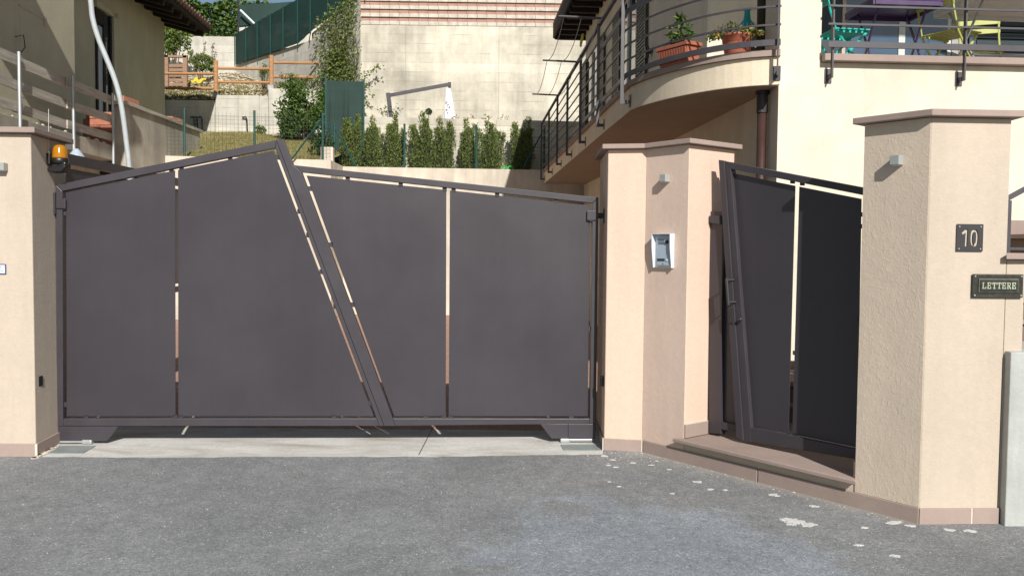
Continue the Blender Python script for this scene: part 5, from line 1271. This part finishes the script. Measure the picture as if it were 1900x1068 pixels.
for px in (936, 947):
    c = at_y(px, 317, 19.12); MB().tube([c + V(.055 * math.cos(a), 0, .05 + .05 * math.sin(a)) for a in [math.pi * i / 10 for i in range(-2, 13)]], .016, 6).build('loop', M['toy_green'], t)

# grass, stones, crumbs
rg = random.Random(40)
def gsm(rn): x = rn.uniform(-8.0, -3.9); y = rn.uniform(lawn_y0(x) + .05, 23.9); return V(x, y, lawn_z(x, y) + .02), V(rn.gauss(0, .4), rn.gauss(0, .4), 1)
o = leaves(15000, gsm, .055, .12, 1.0, 20).build('dry_grass', M['grass']); o['kind'] = 'stuff'
def gs2(rn): x = rn.uniform(-10.2, -6.4); y = 24.2 + rn.random() ** 2 * 2.0; return V(x, y, bank_z(x, y) + .05), V(rn.gauss(0, .4), rn.gauss(0, .4), 1)
o = leaves(2600, gs2, .13, .10, .9, 22).build('bank_grass', M['grass']); o['kind'] = 'stuff'
def stones(name, n, pf, s0, s1, m, seed):
    rn = random.Random(seed); mb = MB()
    for i in range(n):
        c = pf(rn); r = rn.uniform(s0, s1); k = len(mb.v)
        vs = [V(1, 0, 0), V(-1, 0, 0), V(0, 1, 0), V(0, -1, 0), V(0, 0, 1), V(0, 0, -1)]
        mb.v += [tuple(c + Vector((q.x * r * rn.uniform(.7, 1.3), q.y * r * rn.uniform(.7, 1.3), q.z * r * rn.uniform(.5, .9)))) for q in vs]
        mb.f += [tuple(k + j for j in f) for f in ((0, 2, 4), (2, 1, 4), (1, 3, 4), (3, 0, 4), (2, 0, 5), (1, 2, 5), (3, 1, 5), (0, 3, 5))]
    o = mb.build(name, M[m]); o['kind'] = 'stuff'; return o
def bk(rn): x = rn.uniform(-10.5, -4.2); y = 24.2 + rn.random() ** 1.2 * 3.8; return V(x, y, bank_z(x, y) + .01)
stones('bank_stones', 2600, bk, .025, .085, 'pebble', 23)
def rb(rn): p = at_y(rn.uniform(505, 585), 252, 23.2); y = 22.9 + rn.random() * .5; return V(p.x, y, lawn_z(p.x, y) + .04)
stones('rubble', 46, rb, .04, .10, 'pebble', 24); stones('brick_rubble', 16, rb, .04, .09, 'brick', 25)
def kerb(rn):
    if rn.random() < .55: q = rn.uniform(0, 2.0); p = BC(q, -.03 - abs(rn.gauss(0, .05)))
    else: p = V(rn.uniform(.55, 1.1), 6.28 - abs(rn.gauss(0, .14)), 0)
    return V(p.x, p.y, .008)
stones('plaster_crumbs', 130, kerb, .002, .006, 'lime', 26)
def grit(rn): x = rn.uniform(-4, 3); y = rn.uniform(3.9, 5.9); return V(x, y, .008)
stones('loose_grit', 900, grit, .002, .0048, 'pebble', 27)
# dried plaster splashes on the asphalt
rn = random.Random(28); mb = MB()
def splash(px, py, rx, ry, irregular=.5):
    c = at_z(px, py, .0085); f = c.y / FPX; n = max(1, int(rx * 1.3))
    for j in range(n):
        q = c + V(rn.gauss(0, .42) * rx * f, rn.gauss(0, .42) * ry * f * 3.0, 0); r0 = rn.uniform(.0035, .011) * (1.5 if j < n * .3 and rx > 10 else 1); k = 9; st = rn.uniform(1, 2.2)
        mb.prism([q + V(st * r0 * rn.uniform(1 - irregular, 1 + irregular) * math.cos(6.283 * i / k), r0 * rn.uniform(1 - irregular, 1 + irregular) * math.sin(6.283 * i / k), rn.uniform(0, .002)) for i in range(k)], (0, 0, -.004))
for a_ in ((1478, 967, 24, 5), (1500, 972, 14, 4), (1460, 963, 12, 3), (1293, 893, 9, 2.2), (1436, 917, 10, 2.4), (1318, 907, 5, 1.4), (1345, 908, 4, 1.2), (1120, 845, 7, 2), (1136, 852, 5, 1.5), (1128, 862, 3, 1), (1660, 968, 14, 3), (1690, 975, 10, 2.5), (1760, 982, 10, 2.0), (1800, 984, 13, 2), (1510, 938, 6, 1.5), (1210, 862, 3, 1), (1240, 870, 3, 1), (1175, 858, 3, .9), (1604, 978, 5, 1.2), (1594, 1010, 6, 1.5), (1662, 1030, 7, 2)): splash(*a_)
for k in range(9): splash(rn.uniform(1120, 1480), rn.uniform(852, 930), rn.uniform(.6, 1.7), rn.uniform(.25, .55))
o = mb.build('plaster_splashes', M['lime']); o['kind'] = 'stuff'
mb = MB(); p0 = at_z(62, 851, .008)
for k in range(26):
    t_ = k / 25; p = at_z(62 + 44 * t_ + rn.gauss(0, 1), 850 - 24 * t_ + rn.gauss(0, 1.0), .004); r = rn.uniform(.012, .03)
    mb.prism([p + V(r * math.cos(6.28 * i / 7) * rn.uniform(.6, 1.2), r * math.sin(6.28 * i / 7) * rn.uniform(.6, 1.2), 0) for i in range(7)], (0, 0, .006))
o = mb.build('mortar_smear', M['mortar']); o['kind'] = 'stuff'
